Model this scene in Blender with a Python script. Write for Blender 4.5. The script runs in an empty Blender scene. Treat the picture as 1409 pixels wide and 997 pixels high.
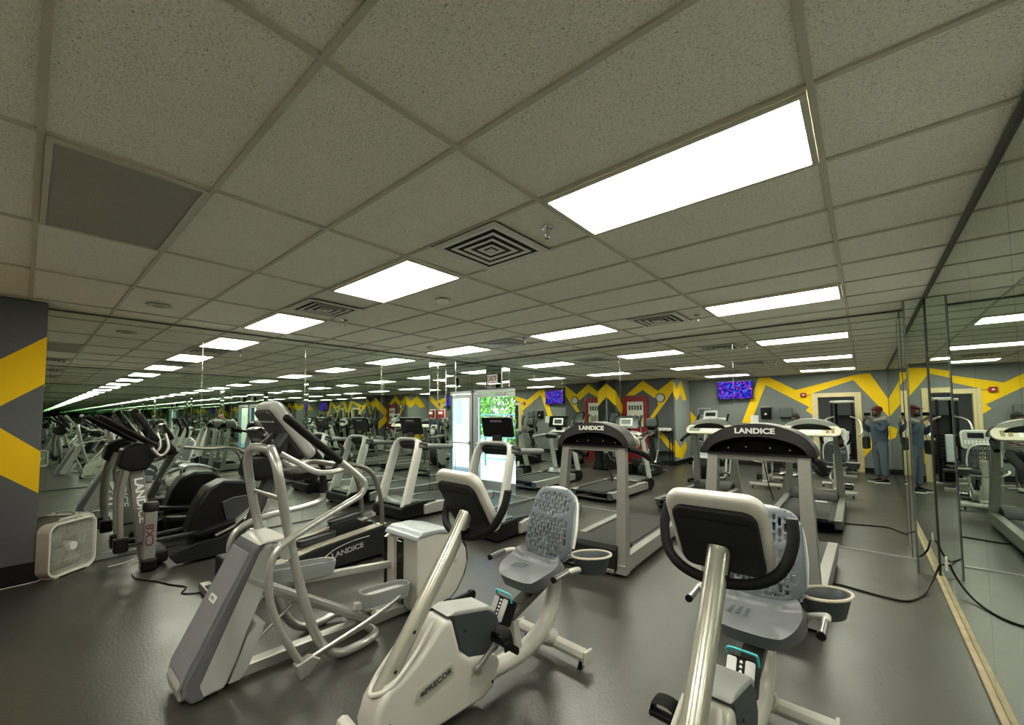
import bpy, bmesh, math, random
from mathutils import Vector, Matrix, Euler
random.seed(7)
sc = bpy.context.scene
COL = sc.collection
R = math.radians
# ---------------------------------------------------------------- room numbers (metres)
XC, XB, YA = -6.68, 0.52, 6.63          # left mirror wall, right mirror wall, back mirror wall
YD1, YD2, XJ = -0.50, -2.10, -4.63      # near walls behind the camera and the jog between them
CZ = 2.83
X0, Y0, FT2, FT4 = -0.10, 0.61, 0.6096, 1.2192
CAMZ = 1.64

# ---------------------------------------------------------------- materials
MATS = {}
def mat(name, col, rough=0.5, metal=0.0, noise=0.0, nscale=20, bump=0.0, bscale=80, emit=None, estr=0, coat=0.0, spec=0.5):
    if name in MATS: return MATS[name]
    m = bpy.data.materials.new(name); m.use_nodes = True
    nt = m.node_tree; b = nt.nodes['Principled BSDF']
    b.inputs['Base Color'].default_value = (*col, 1); b.inputs['Roughness'].default_value = rough
    b.inputs['Metallic'].default_value = metal; b.inputs['Coat Weight'].default_value = coat
    b.inputs['Specular IOR Level'].default_value = spec
    tc = nt.nodes.new('ShaderNodeTexCoord')
    if noise:
        n = nt.nodes.new('ShaderNodeTexNoise'); n.inputs['Scale'].default_value = nscale; n.inputs['Detail'].default_value = 5
        nt.links.new(tc.outputs['Object'], n.inputs['Vector'])
        cr = nt.nodes.new('ShaderNodeMix'); cr.data_type = 'RGBA'
        cr.inputs[6].default_value = (*[c*(1-noise) for c in col], 1); cr.inputs[7].default_value = (*[min(1, c*(1+noise)) for c in col], 1)
        nt.links.new(n.outputs['Fac'], cr.inputs[0]); nt.links.new(cr.outputs[2], b.inputs['Base Color'])
    if bump:
        n2 = nt.nodes.new('ShaderNodeTexNoise'); n2.inputs['Scale'].default_value = bscale; n2.inputs['Detail'].default_value = 3
        nt.links.new(tc.outputs['Object'], n2.inputs['Vector'])
        bp = nt.nodes.new('ShaderNodeBump'); bp.inputs['Strength'].default_value = bump; bp.inputs['Distance'].default_value = 0.01
        nt.links.new(n2.outputs['Fac'], bp.inputs['Height']); nt.links.new(bp.outputs['Normal'], b.inputs['Normal'])
    if emit:
        b.inputs['Emission Color'].default_value = (*emit, 1); b.inputs['Emission Strength'].default_value = estr
    MATS[name] = m; return m

SILVER = mat('silver_paint', (.42, .425, .40), .30, .55, .10, 30, coat=.2)
WARMSIL = mat('champagne_paint', (.42, .415, .355), .26, .5, .08, 25, coat=.3)
GREYPLA = mat('light_grey_plastic', (.36, .37, .35), .42, 0, .06, 15)
CREAM = mat('cream_plastic', (.50, .485, .44), .32, 0, .06, 8, coat=.1)
TOWERG = mat('tower_grey_plastic', (.20, .205, .22), .5, 0, .08, 12)
TOWERD = mat('tower_dark_plastic', (.10, .103, .113), .5, 0, .06, 12)
DGREY = mat('dark_grey_plastic', (.030, .031, .033), .48, 0, .1, 15, spec=.35)
CHARC = mat('charcoal_plastic', (.011, .0115, .011), .5, 0, .1, 20, bump=.15, bscale=300, spec=.22)
BLACK = mat('black_plastic', (.005, .005, .005), .42, 0, .1, 20, spec=.2)
GLOSSB = mat('glossy_black', (.008, .008, .009), .16)
RUBBER = mat('black_foam_grip', (.005, .005, .005), .6, 0, .1, 60, bump=.3, bscale=400, spec=.15)
BELT = mat('treadmill_belt', (.017, .017, .016), .6, 0, .15, 90, spec=.3)
CHROME = mat('chrome', (.75, .75, .73), .14, 1)
STEEL = mat('brushed_steel', (.45, .44, .41), .35, .9, .08, 40)
GREYMESH = mat('blue_grey_mesh', (.095, .112, .13), .5, 0, .08, 40)
SEATG = mat('seat_vinyl', (.10, .108, .115), .42, 0, .08, 20, bump=.1, bscale=200)
SLATE = mat('slate_plastic', (.035, .044, .050), .5, 0, .06, 20)
TEAL = mat('teal_plastic', (.05, .42, .46), .4)
WHITE = mat('white_plastic', (.72, .71, .66), .4, 0, .05, 20)
PAPER = mat('paper', (.72, .72, .68), .8)
CREAMFAN = mat('fan_white_plastic', (.52, .50, .42), .5, 0, .06, 20)
RED = mat('red_paint', (.30, .012, .015), .42, 0, .1, 10)
YEL = mat('yellow_paint', (.88, .57, .004), .6, 0, .06, 3, spec=.25)
WALLG = mat('grey_wall_paint', (.100, .107, .114), .7, 0, .06, 2)
WALLLG = mat('light_grey_wall_paint', (.25, .275, .27), .7, 0, .05, 2)
WOOD = mat('pale_wood', (.36, .29, .18), .6, 0, .45, 9, bump=.3, bscale=40)
BASEB = mat('black_baseboard', (.005, .005, .005), .5, spec=.3)
ALU = mat('aluminium', (.55, .57, .57), .35, .8, .05, 30)
SKIN = mat('skin', (.10, .052, .032), .5, 0, .1, 30)
DENIM = mat('denim_jacket', (.055, .085, .125), .85, 0, .3, 40, bump=.3, bscale=200)
JEANS = mat('jeans', (.075, .10, .125), .85, 0, .3, 30, bump=.3, bscale=200)
FLEECE = mat('grey_hood_cloth', (.38, .37, .34), .9, 0, .1, 60, bump=.4, bscale=300)
HAIRM = mat('black_hair', (.008, .007, .006), .8, 0, .2, 200, bump=.5, bscale=300)
CAPRED = mat('red_cap_cloth', (.11, .008, .012), .8, 0, .1, 60)
DARKC = mat('dark_cloth', (.018, .018, .02), .9, 0, .2, 60)
WHITEINK = mat('white_lettering', (.80, .80, .78), .5)
GREYINK = mat('silver_lettering', (.42, .42, .40), .4, .5)
REDINK = mat('maroon_lettering', (.11, .012, .03), .5)
DARKINK = mat('dark_lettering', (.05, .05, .05), .5)

def mirror_mat():
    m = bpy.data.materials.new('mirror_glass'); m.use_nodes = True; nt = m.node_tree; nt.nodes.clear()
    o = nt.nodes.new('ShaderNodeOutputMaterial'); g = nt.nodes.new('ShaderNodeBsdfGlossy')
    g.inputs['Roughness'].default_value = 0.0; g.inputs['Color'].default_value = (.78, .83, .785, 1)
    nt.links.new(g.outputs[0], o.inputs[0]); return m
MIRROR = mirror_mat()
def glass_mat():
    m = bpy.data.materials.new('door_glass'); m.use_nodes = True; nt = m.node_tree; nt.nodes.clear()
    o = nt.nodes.new('ShaderNodeOutputMaterial'); t = nt.nodes.new('ShaderNodeBsdfTransparent'); g = nt.nodes.new('ShaderNodeBsdfGlossy')
    g.inputs['Roughness'].default_value = .02; t.inputs['Color'].default_value = (.86, .93, .90, 1)
    mx = nt.nodes.new('ShaderNodeMixShader'); mx.inputs[0].default_value = .06
    nt.links.new(t.outputs[0], mx.inputs[1]); nt.links.new(g.outputs[0], mx.inputs[2]); nt.links.new(mx.outputs[0], o.inputs[0]); return m
GLASS = glass_mat()
def emit_mat(name, col, s):
    m = bpy.data.materials.new(name); m.use_nodes = True; nt = m.node_tree; nt.nodes.clear()
    o = nt.nodes.new('ShaderNodeOutputMaterial'); e = nt.nodes.new('ShaderNodeEmission')
    e.inputs[0].default_value = (*col, 1); e.inputs[1].default_value = s
    nt.links.new(e.outputs[0], o.inputs[0]); return m
LIGHTM = emit_mat('lit_diffuser', (1.0, .965, .82), 9.0)
LIGHTOFF = mat('unlit_prismatic_diffuser', (.30, .285, .235), .5, 0, .05, 60, bump=.6, bscale=220)

def ceiling_mat():
    m = bpy.data.materials.new('acoustic_tile'); m.use_nodes = True; nt = m.node_tree; b = nt.nodes['Principled BSDF']
    L = nt.links.new; N = nt.nodes.new
    tc = N('ShaderNodeTexCoord')
    v = N('ShaderNodeTexVoronoi'); v.inputs['Scale'].default_value = 78; v.inputs['Randomness'].default_value = 1
    n0 = N('ShaderNodeTexNoise'); n0.inputs['Scale'].default_value = 30; n0.inputs['Detail'].default_value = 4
    mp = N('ShaderNodeMapping'); mp.inputs['Scale'].default_value = (1, 1.7, 1)
    L(tc.outputs['Object'], mp.inputs[0]); L(mp.outputs[0], n0.inputs['Vector'])
    mxv = N('ShaderNodeVectorMath'); mxv.operation = 'MULTIPLY_ADD'; mxv.inputs[1].default_value = (.05, .05, .05)
    L(n0.outputs['Color'], mxv.inputs[0]); L(mp.outputs[0], mxv.inputs[2]); L(mxv.outputs[0], v.inputs['Vector'])
    r = N('ShaderNodeValToRGB'); r.color_ramp.elements[0].position = .14; r.color_ramp.elements[1].position = .30
    L(v.outputs['Distance'], r.inputs[0])
    n1 = N('ShaderNodeTexNoise'); n1.inputs['Scale'].default_value = 9; n1.inputs['Detail'].default_value = 6
    L(tc.outputs['Object'], n1.inputs['Vector'])
    r2 = N('ShaderNodeValToRGB'); r2.color_ramp.elements[0].position = .50; r2.color_ramp.elements[1].position = .62
    L(n1.outputs['Fac'], r2.inputs[0])
    mul = N('ShaderNodeMath'); mul.operation = 'MAXIMUM'; L(r.outputs[0], mul.inputs[0]); L(r2.outputs[0], mul.inputs[1])
    n2 = N('ShaderNodeTexNoise'); n2.inputs['Scale'].default_value = 120; n2.inputs['Detail'].default_value = 4
    L(tc.outputs['Object'], n2.inputs['Vector'])
    c1 = N('ShaderNodeMix'); c1.data_type = 'RGBA'; c1.inputs[6].default_value = (.46, .445, .37, 1); c1.inputs[7].default_value = (1.0, .98, .84, 1)
    L(n2.outputs['Fac'], c1.inputs[0])
    c2 = N('ShaderNodeMix'); c2.data_type = 'RGBA'; c2.inputs[6].default_value = (.26, .25, .20, 1)
    L(mul.outputs[0], c2.inputs[0]); L(c1.outputs[2], c2.inputs[7]); L(c2.outputs[2], b.inputs['Base Color'])
    b.inputs['Roughness'].default_value = .95
    bp = N('ShaderNodeBump'); bp.inputs['Strength'].default_value = .5; bp.inputs['Distance'].default_value = .004
    L(n2.outputs['Fac'], bp.inputs['Height']); L(bp.outputs[0], b.inputs['Normal'])
    return m
TILE = ceiling_mat()
def floor_mat():
    m = bpy.data.materials.new('rubber_floor'); m.use_nodes = True; nt = m.node_tree; b = nt.nodes['Principled BSDF']
    L = nt.links.new; N = nt.nodes.new
    tc = N('ShaderNodeTexCoord')
    n = N('ShaderNodeTexNoise'); n.inputs['Scale'].default_value = 2.2; n.inputs['Detail'].default_value = 8; n.inputs['Roughness'].default_value = .65
    L(tc.outputs['Object'], n.inputs['Vector'])
    n3 = N('ShaderNodeTexNoise'); n3.inputs['Scale'].default_value = 60; n3.inputs['Detail'].default_value = 4
    L(tc.outputs['Object'], n3.inputs['Vector'])
    mx = N('ShaderNodeMix'); mx.data_type = 'RGBA'; mx.inputs[6].default_value = (.016, .0157, .0135, 1); mx.inputs[7].default_value = (.054, .0525, .043, 1)
    L(n.outputs['Fac'], mx.inputs[0]); 
    # puzzle-edged mats: wavy joints every 1.22 m
    sep = N('ShaderNodeSeparateXYZ'); L(tc.outputs['Object'], sep.inputs[0])
    def seam(a, bb):
        w = N('ShaderNodeMath'); w.operation = 'MULTIPLY'; w.inputs[1].default_value = 2*math.pi/.14; L(sep.outputs[bb], w.inputs[0])
        s = N('ShaderNodeMath'); s.operation = 'SINE'; L(w.outputs[0], s.inputs[0])
        a2 = N('ShaderNodeMath'); a2.operation = 'MULTIPLY_ADD'; a2.inputs[1].default_value = .016; L(s.outputs[0], a2.inputs[0]); L(sep.outputs[a], a2.inputs[2])
        d = N('ShaderNodeMath'); d.operation = 'PINGPONG'; d.inputs[1].default_value = .61; L(a2.outputs[0], d.inputs[0])
        c = N('ShaderNodeMath'); c.operation = 'LESS_THAN'; c.inputs[1].default_value = .0035; L(d.outputs[0], c.inputs[0]); return c
    s1 = seam(0, 1); s2 = seam(1, 0)
    mm = N('ShaderNodeMath'); mm.operation = 'MAXIMUM'; L(s1.outputs[0], mm.inputs[0]); L(s2.outputs[0], mm.inputs[1])
    m2 = N('ShaderNodeMix'); m2.data_type = 'RGBA'; m2.inputs[7].default_value = (.016, .016, .014, 1)
    L(mm.outputs[0], m2.inputs[0]); L(mx.outputs[2], m2.inputs[6]); L(m2.outputs[2], b.inputs['Base Color'])
    rr = N('ShaderNodeMapRange'); rr.inputs[3].default_value = .24; rr.inputs[4].default_value = .44; b.inputs['Specular IOR Level'].default_value = .75; L(n.outputs['Fac'], rr.inputs[0]); L(rr.outputs[0], b.inputs['Roughness'])
    bp = N('ShaderNodeBump'); bp.inputs['Strength'].default_value = .12; bp.inputs['Distance'].default_value = .01
    L(n3.outputs['Fac'], bp.inputs['Height']); L(bp.outputs[0], b.inputs['Normal'])
    return m
FLOORM = floor_mat()
def tv_mat():
    m = bpy.data.materials.new('tv_picture'); m.use_nodes = True; nt = m.node_tree; nt.nodes.clear(); N = nt.nodes.new; L = nt.links.new
    o = N('ShaderNodeOutputMaterial'); e = N('ShaderNodeEmission'); tc = N('ShaderNodeTexCoord')
    v = N('ShaderNodeTexVoronoi'); v.inputs['Scale'].default_value = 20; L(tc.outputs['Object'], v.inputs['Vector'])
    r = N('ShaderNodeValToRGB'); cr = r.color_ramp; cr.interpolation = 'CONSTANT'
    cr.elements[0].color = (.01, .03, .5, 1); cr.elements[1].position = .4; cr.elements[1].color = (.02, .01, .22, 1)
    for p, c in ((.55, (.25, .02, .5, 1)), (.72, (.05, .15, .8, 1)), (.88, (.7, .08, .2, 1))):
        el = cr.elements.new(p); el.color = c
    L(v.outputs['Color'], r.inputs[0]); L(r.outputs[0], e.inputs[0]); e.inputs[1].default_value = .42; L(e.outputs[0], o.inputs[0]); return m
TVM = tv_mat()

# ---------------------------------------------------------------- mesh builder
class MB:
    def __init__(s): s.bm = bmesh.new()
    def box(s, c, d, rot=None, mi=0):
        ms = Matrix.Diagonal((d[0], d[1], d[2], 1)); mr = rot.to_matrix().to_4x4() if isinstance(rot, Euler) else (rot or Matrix())
        g = bmesh.ops.create_cube(s.bm, size=1, matrix=Matrix.Translation(c) @ mr @ ms)
        for v in g['verts']:
            for f in v.link_faces: f.material_index = mi
        return s
    def prism(s, pts, a0, a1, axis='x', mi=0, M=None):
        """pts 2D outline extruded from a0 to a1 along axis; x: pts=(y,z), y: pts=(x,z), z: pts=(x,y)"""
        def P(p, a): 
            v = {'x': (a, p[0], p[1]), 'y': (p[0], a, p[1]), 'z': (p[0], p[1], a)}[axis]
            return M @ Vector(v) if M else Vector(v)
        A = [s.bm.verts.new(P(p, a0)) for p in pts]; B = [s.bm.verts.new(P(p, a1)) for p in pts]; n = len(pts)
        fs = [s.bm.faces.new(A[::-1]), s.bm.faces.new(B)]
        for i in range(n): fs.append(s.bm.faces.new((A[i], A[(i+1) % n], B[(i+1) % n], B[i])))
        for f in fs: f.material_index = mi
        bmesh.ops.recalc_face_normals(s.bm, faces=fs); return s
    def tube(s, pts, r, seg=14, smooth=0, caps=True, flat=None, mi=0):
        pts = [Vector(p) for p in pts]; rs = r if isinstance(r, (list, tuple)) else [r]*len(pts)
        if smooth and len(pts) > 2:
            np_, nr = [], []
            for i in range(len(pts)-1):
                p0 = pts[max(i-1, 0)]; p1 = pts[i]; p2 = pts[i+1]; p3 = pts[min(i+2, len(pts)-1)]
                for k in range(smooth):
                    t = k/smooth
                    np_.append(.5*((2*p1)+(-p0+p2)*t+(2*p0-5*p1+4*p2-p3)*t*t+(-p0+3*p1-3*p2+p3)*t**3)); nr.append(rs[i]*(1-t)+rs[i+1]*t)
            np_.append(pts[-1]); nr.append(rs[-1]); pts, rs = np_, nr
        rings = []; up = None
        for i, p in enumerate(pts):
            d = (pts[min(i+1, len(pts)-1)]-pts[max(i-1, 0)])
            if d.length < 1e-9: d = Vector((0, 0, 1))
            d.normalize()
            if up is None:
                up = Vector((1, 0, 0)) if abs(d.x) < .9 else Vector((0, 1, 0))
            up = (up-d*up.dot(d)); 
            if up.length < 1e-6: up = d.orthogonal()
            up.normalize(); sd = d.cross(up)
            fx, fy = flat or (1, 1)
            rings.append([s.bm.verts.new(p+rs[i]*(fx*math.cos(a)*up+fy*math.sin(a)*sd)) for a in [2*math.pi*k/seg for k in range(seg)]])
        fs = []
        for a, b in zip(rings, rings[1:]):
            for k in range(seg): fs.append(s.bm.faces.new((a[k], a[(k+1) % seg], b[(k+1) % seg], b[k])))
        if caps: fs.append(s.bm.faces.new(rings[0][::-1])); fs.append(s.bm.faces.new(rings[-1]))
        for f in fs: f.material_index = mi
        bmesh.ops.recalc_face_normals(s.bm, faces=fs); return s
    def bar(s, p, q, w, h, mi=0, up=(0, 0, 1)):
        """rectangular bar from p to q; w across, h along up"""
        p, q = Vector(p), Vector(q); d = (q-p); L = d.length; d.normalize(); u = Vector(up); u = (u-d*u.dot(d)).normalized(); sd = d.cross(u)
        M = Matrix((sd, d, u)).transposed().to_4x4(); M.translation = (p+q)/2
        g = bmesh.ops.create_cube(s.bm, size=1, matrix=M @ Matrix.Diagonal((w, L, h, 1)))
        for v in g['verts']:
            for f in v.link_faces: f.material_index = mi
        return s
    def lathe(s, prof, c, axis='z', seg=28, mi=0):
        """prof: (r, h) pairs"""
        A = {'z': (Vector((1, 0, 0)), Vector((0, 1, 0)), Vector((0, 0, 1))), 'x': (Vector((0, 1, 0)), Vector((0, 0, 1)), Vector((1, 0, 0))), 'y': (Vector((0, 0, 1)), Vector((1, 0, 0)), Vector((0, 1, 0)))}[axis]
        c = Vector(c); rings = []
        for r, h in prof:
            rings.append([s.bm.verts.new(c+A[2]*h+max(r, 1e-4)*(math.cos(t)*A[0]+math.sin(t)*A[1])) for t in [2*math.pi*k/seg for k in range(seg)]])
        fs = []
        for a, b in zip(rings, rings[1:]):
            for k in range(seg): fs.append(s.bm.faces.new((a[k], a[(k+1) % seg], b[(k+1) % seg], b[k])))
        fs.append(s.bm.faces.new(rings[0][::-1])); fs.append(s.bm.faces.new(rings[-1]))
        for f in fs: f.material_index = mi
        bmesh.ops.recalc_face_normals(s.bm, faces=fs); return s
    def ball(s, c, r, sc_=(1, 1, 1), mi=0, seg=20):
        g = bmesh.ops.create_uvsphere(s.bm, u_segments=seg, v_segments=seg//2+2, radius=r, matrix=Matrix.Translation(c) @ Matrix.Diagonal((*sc_, 1)))
        for v in g['verts']:
            for f in v.link_faces: f.material_index = mi
        return s
    def poly(s, pts, mi=0):
        f = s.bm.faces.new([s.bm.verts.new(p) for p in pts]); f.material_index = mi; return s
    def xf(s, M): bmesh.ops.transform(s.bm, matrix=M, verts=s.bm.verts); return s
    def build(s, name, m, parent=None, bevel=0, seg=2, angle=40, sub=0):
        me = bpy.data.meshes.new(name); s.bm.to_mesh(me); s.bm.free()
        for mm in (m if isinstance(m, (list, tuple)) else [m]): me.materials.append(mm)
        o = bpy.data.objects.new(name, me); COL.objects.link(o)
        if parent is not None: o.parent = parent
        if bevel:
            b = o.modifiers.new('bevel', 'BEVEL'); b.width = bevel; b.segments = seg; b.limit_method = 'ANGLE'; b.angle_limit = R(35); b.harden_normals = False
        if sub:
            u = o.modifiers.new('subd', 'SUBSURF'); u.levels = sub; u.render_levels = sub
        for p in me.polygons: p.use_smooth = True
        me.set_sharp_from_angle(angle=R(angle)) if not bevel else me.set_sharp_from_angle(angle=R(180))
        if bevel:
            w = o.modifiers.new('wn', 'WEIGHTED_NORMAL'); w.keep_sharp = False
        return o
def thing(name, label, cat, loc=(0, 0, 0), rz=0, group=None):
    o = bpy.data.objects.new(name, None); COL.objects.link(o); o.location = loc; o.rotation_euler = (0, 0, R(rz)); o.empty_display_size = .1
    o['label'] = label; o['category'] = cat
    if group: o['group'] = group
    return o
def tag(o, label, cat, group=None, kind=None):
    o['label'] = label; o['category'] = cat
    if group: o['group'] = group
    if kind: o['kind'] = kind
    return o
def structure(o): o['kind'] = 'structure'; return o
def dup(root, loc, rz, label, group=None):
    r = root.copy(); COL.objects.link(r); r.location = loc; r.rotation_euler = (0, 0, R(rz)); r['label'] = label
    if group: r['group'] = group
    def rec(src, dst):
        for ch in src.children:
            c = ch.copy(); COL.objects.link(c); c.parent = dst; rec(ch, c)
    rec(root, r); return r
def text(name, body, size, m, M, parent, extrude=.002, bold=.0, sx=1.0, spacing=1.0):
    cu = bpy.data.curves.new(name, 'FONT'); cu.body = body; cu.size = size; cu.extrude = extrude; cu.offset = bold
    cu.align_x = 'CENTER'; cu.align_y = 'CENTER'; cu.space_character = spacing
    t = bpy.data.objects.new(name, cu); COL.objects.link(t)
    bpy.context.view_layer.update()
    me = bpy.data.meshes.new_from_object(t.evaluated_get(bpy.context.evaluated_depsgraph_get()))
    bpy.data.objects.remove(t); me.transform(M @ Matrix.Diagonal((sx, 1, 1, 1))); me.materials.clear(); me.materials.append(m)
    o = bpy.data.objects.new(name, me); COL.objects.link(o); o.parent = parent; return o
def frame_M(origin, right, up):
    """matrix whose local x=right, y=up, z=normal"""
    r = Vector(right).normalized(); u = Vector(up); u = (u-r*u.dot(r)).normalized(); n = r.cross(u)
    M = Matrix((r, u, n)).transposed().to_4x4(); M.translation = Vector(origin); return M
def rrect(w, h, r, n=5, cx=0, cy=0):
    pts = []
    for qx, qy, a0 in ((1, 1, 0), (-1, 1, 90), (-1, -1, 180), (1, -1, 270)):
        for k in range(n+1):
            a = R(a0+90*k/n); pts.append((cx+qx*(w/2-r)+r*math.cos(a), cy+qy*(h/2-r)+r*math.sin(a)))
    return pts
# ================================================================ ROOM SHELL
YMAX = YA
fl = MB().box(((XC+XB)/2, 2.2, -.05), (XB-XC+.6, 9.4, .1)).build('floor', FLOORM); structure(fl)
ce = MB().box(((XC+XB)/2, 2.2, CZ+.06), (XB-XC+.6, 9.4, .1)).build('ceiling', TILE); structure(ce)
gb = MB()
for i in range(-5, 1):
    x = X0+i*FT4; gb.box((x, 2.25, CZ+.004), (.024, 8.8, .012))
for j in range(-5, 10):
    y = Y0+j*FT2
    if YD2 < y < YA: gb.box(((XC+XB)/2, y, CZ+.0045), (XB-XC, .024, .011))
TBAR = mat('ceiling_grid_paint', (.46, .44, .34), .6, 0, .15, 8)
g_ = gb.build('ceiling_grid', TBAR, ce)
# perimeter angle
pa = MB()
for y in (YA-.012,): pa.box(((XC+XB)/2, y, CZ-.002), (XB-XC, .024, .012))
for x in (XC+.012, XB-.012): pa.box((x, 2.25, CZ-.002), (.024, 8.8, .012))
pa.build('ceiling_edge_angle', mat('edge_angle_paint', (.10, .10, .08), .6), ce)

def wallbox(name, x0, x1, y0, y1, z0=0, z1=CZ+.01, m=WALLG):
    return structure(MB().box(((x0+x1)/2, (y0+y1)/2, (z0+z1)/2), (x1-x0, y1-y0, z1-z0)).build(name, m))
wallbox('wall_left', XC-.16, XC-.008, YD2-.2, YA+.27)
wallbox('wall_right', XB+.008, XB+.16, YD2-.2, YA+.3)
DX1 = -5.30   # door opening right side
wallbox('wall_back', DX1, XB+.16, YA+.008, YA+.16)
wallbox('wall_back', XC-.16, DX1, YA+.13, YA+.28, 2.20)
structure(MB().box(((XC+DX1)/2, YA+.07, 2.52), (DX1-XC, .125, .64)).build('wall_back', WALLG))

# ---- painted near walls (seen in the mirrors): base slab + yellow mural as inlaid faces in the same mesh
def mural_wall(name, plane, at, thick, polys, outline, facing, mats, holes=None):
    """plane 'y': wall at y=at, outline (x,z) rectangles; polys (x,z); facing +1/-1 along plane axis"""
    mb = MB()
    for (a0, a1, z0, z1, mi) in outline:
        if plane == 'y': mb.box(((a0+a1)/2, at-facing*thick/2, (z0+z1)/2), (a1-a0, thick, z1-z0), mi=mi)
        else: mb.box((at-facing*thick/2, (a0+a1)/2, (z0+z1)/2), (thick, a1-a0, z1-z0), mi=mi)
    for pl in polys:
        if plane == 'y': mb.prism(pl, at, at+facing*.0025, 'y', 1)
        else: mb.prism(pl, at, at+facing*.0025, 'x', 1)
    return structure(mb.build(name, mats, angle=30))
# pillar in the near left corner: front face y=.12, side face x=-6.35
XP, YP = -6.35, 0.12
mural_wall('wall_pillar', 'x', XP, .30, [
    [(YD1, 1.93), (YP, 2.48), (YP, 1.99), (YD1, 1.48)],
    [(YD1, 1.86), (YP, 1.30), (YP, .88), (YD1, 1.40)]], [(YD1, YP, 0, CZ, 0)], 1, [WALLG, YEL])
mural_wall('wall_pillar', 'y', YP, .05, [[(XC+.01, 2.72), (XC+.01, 2.26), (XP, 1.95), (XP, 2.46)]], [(XC, XP-.001, 0, CZ, 0)], 1, [WALLLG, YEL])
D1P = [[(-6.25, 2.31), (-5.63, 2.80), (-5.13, 2.42), (-4.64, 2.78), (-4.64, 2.40), (-4.87, 2.07), (-5.37, 1.42), (-5.50, 1.42), (-5.12, 1.96), (-5.19, 2.15), (-5.64, 2.48), (-5.94, 2.31)],
       [(-5.43, 1.10), (-5.05, 1.11), (-4.83, .81), (-4.65, .62), (-4.65, .42), (-4.85, .58), (-5.05, .84)]]
mural_wall('wall_front_left', 'y', YD1, .12, D1P, [(XP-.05, XJ, 0, CZ, 0)], 1, [WALLG, YEL])
mural_wall('wall_jog', 'x', XJ, .12, [
    [(-.50, 2.78), (-.80, 2.45), (-1.28, 2.80), (-1.83, 2.13), (-1.40, 2.12), (-1.18, 2.35), (-.81, 2.10), (-.50, 2.28)],
    [(-.52, .84), (-1.02, .53), (-1.64, .73), (-1.68, .49), (-1.23, .17), (-.52, .28)]], [(YD2, YD1-.121, 0, CZ, 0)], 1, [WALLLG, YEL])
dx0, dx1, dz = -1.06, -.14, 2.16        # doorway to the weights room
D2P = [[(-3.01, 1.36), (-2.49, 2.79), (-2.21, 2.79), (-1.53, 2.36), (-.15, 2.73), (.17, 2.75), (.505, 2.04), (.505, 1.55), (-.19, 2.59), (-1.12, 2.25), (-1.12, 1.57), (-1.31, 1.74), (-1.22, 1.84), (-2.31, 2.56), (-2.76, 1.36)],
       [(-4.60, 1.75), (-4.41, 1.52), (-4.60, 1.12)], [(-.06, .72), (.15, 1.04), (.13, .68), (-.04, .41)], [(.36, 1.22), (.505, 1.30), (.505, .93), (.40, 1.0)]]
mural_wall('wall_front', 'y', YD2, .12, D2P, [(XJ-.12, dx0, 0, CZ, 0), (dx1, XB+.1, 0, CZ, 0), (dx0, dx1, dz, CZ, 0)], 1, [mat('mid_grey_wall_paint', (.165, .18, .18), .7, 0, .05, 2), YEL])
# baseboards
structure(MB().box((XP+.006, (YD1+YP)/2, .1), (.012, YP-YD1, .2)).build('baseboard_pillar', BASEB))
structure(MB().box(((XC+XP)/2+.012, YP+.006, .1), (XP-XC+.0, .012, .2)).build('baseboard_pillar', BASEB))
structure(MB().box(((XP+XJ)/2, YD1+.006, .07), (XJ-XP, .012, .14)).build('baseboard_front_left', BASEB))
structure(MB().box((XJ+.006, (YD2+YD1)/2, .07), (.012, YD1-YD2, .14)).build('baseboard_jog', BASEB))
structure(MB().box(((XJ+dx0)/2-.05, YD2+.006, .07), (dx0-XJ-.1, .012, .14)).build('baseboard_front', BASEB))
structure(MB().box(((dx1+XB)/2+.05, YD2+.006, .07), (XB-dx1-.1, .012, .14)).build('baseboard_front', BASEB))
structure(MB().box((XB-.022, 4.62, .010), (.036, 2.87, .020)).build('baseboard_right', WOOD, bevel=.004))
structure(MB().box(((DX1-.1+.35)/2, YA-.008, .008), (.35-DX1+.1, .014, .016)).build('baseboard_back', ALU))
# ---- wall mirrors: one panel each, 6 mm glass, 3 mm joints
def mirror(name, label, x0, x1, y0, y1, z0, z1, group):
    gap = .0018
    c = ((x0+x1)/2, (y0+y1)/2, (z0+z1)/2)
    d = [x1-x0, y1-y0, z1-z0]
    for k in (0, 1):
        if d[k] > .05: d[k] -= 2*gap
    o = MB().box(c, d).build(name, MIRROR)
    tag(o, label, 'mirror', group); return o
gA = 'mirror panels on the back wall'; zt = CZ-.012
mirror('wall_mirror', 'narrow mirror panel directly right of the glass exit door', -5.42, -5.16, YA-.006, YA, .016, zt, gA)
mirror('wall_mirror', 'wide back wall mirror panel next to the narrow panel by the exit door', -5.16, -3.11, YA-.006, YA, .016, zt, gA)
mirror('wall_mirror', 'mirror panel between the two lettered treadmills, showing the round wall clock', -3.11, -1.39, YA-.006, YA, .016, zt, gA)
mirror('wall_mirror', 'mirror panel in the far right corner reflecting the man in a red cap', -1.39, .35, YA-.006, YA, .016, zt, gA)
mirror('header_mirror', 'low mirror strip above the exit door behind the exit sign', XC, -5.42, YA-.006, YA, 2.235, zt, gA)
gC = 'mirror panels on the left wall'
ys = [YP, 1.54, 2.90, 4.28, 5.62]
lb = ['mirror panel beside the grey and yellow pillar, behind the box fan', 'left wall mirror panel behind the black elliptical, second from the pillar', 'left wall mirror panel third from the pillar, above the large elliptical', 'left wall mirror panel with the power outlet, just left of the mirrored column']
for k in range(4): mirror('wall_mirror', lb[k], XC, XC+.006, ys[k], ys[k+1], .016, zt, gC)
mirror('wall_mirror', 'slim left wall mirror panel between the mirrored column and the exit door', XC, XC+.006, 5.90, YA-.008, .016, zt, gC)
gB = 'mirror panels on the right wall'
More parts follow.
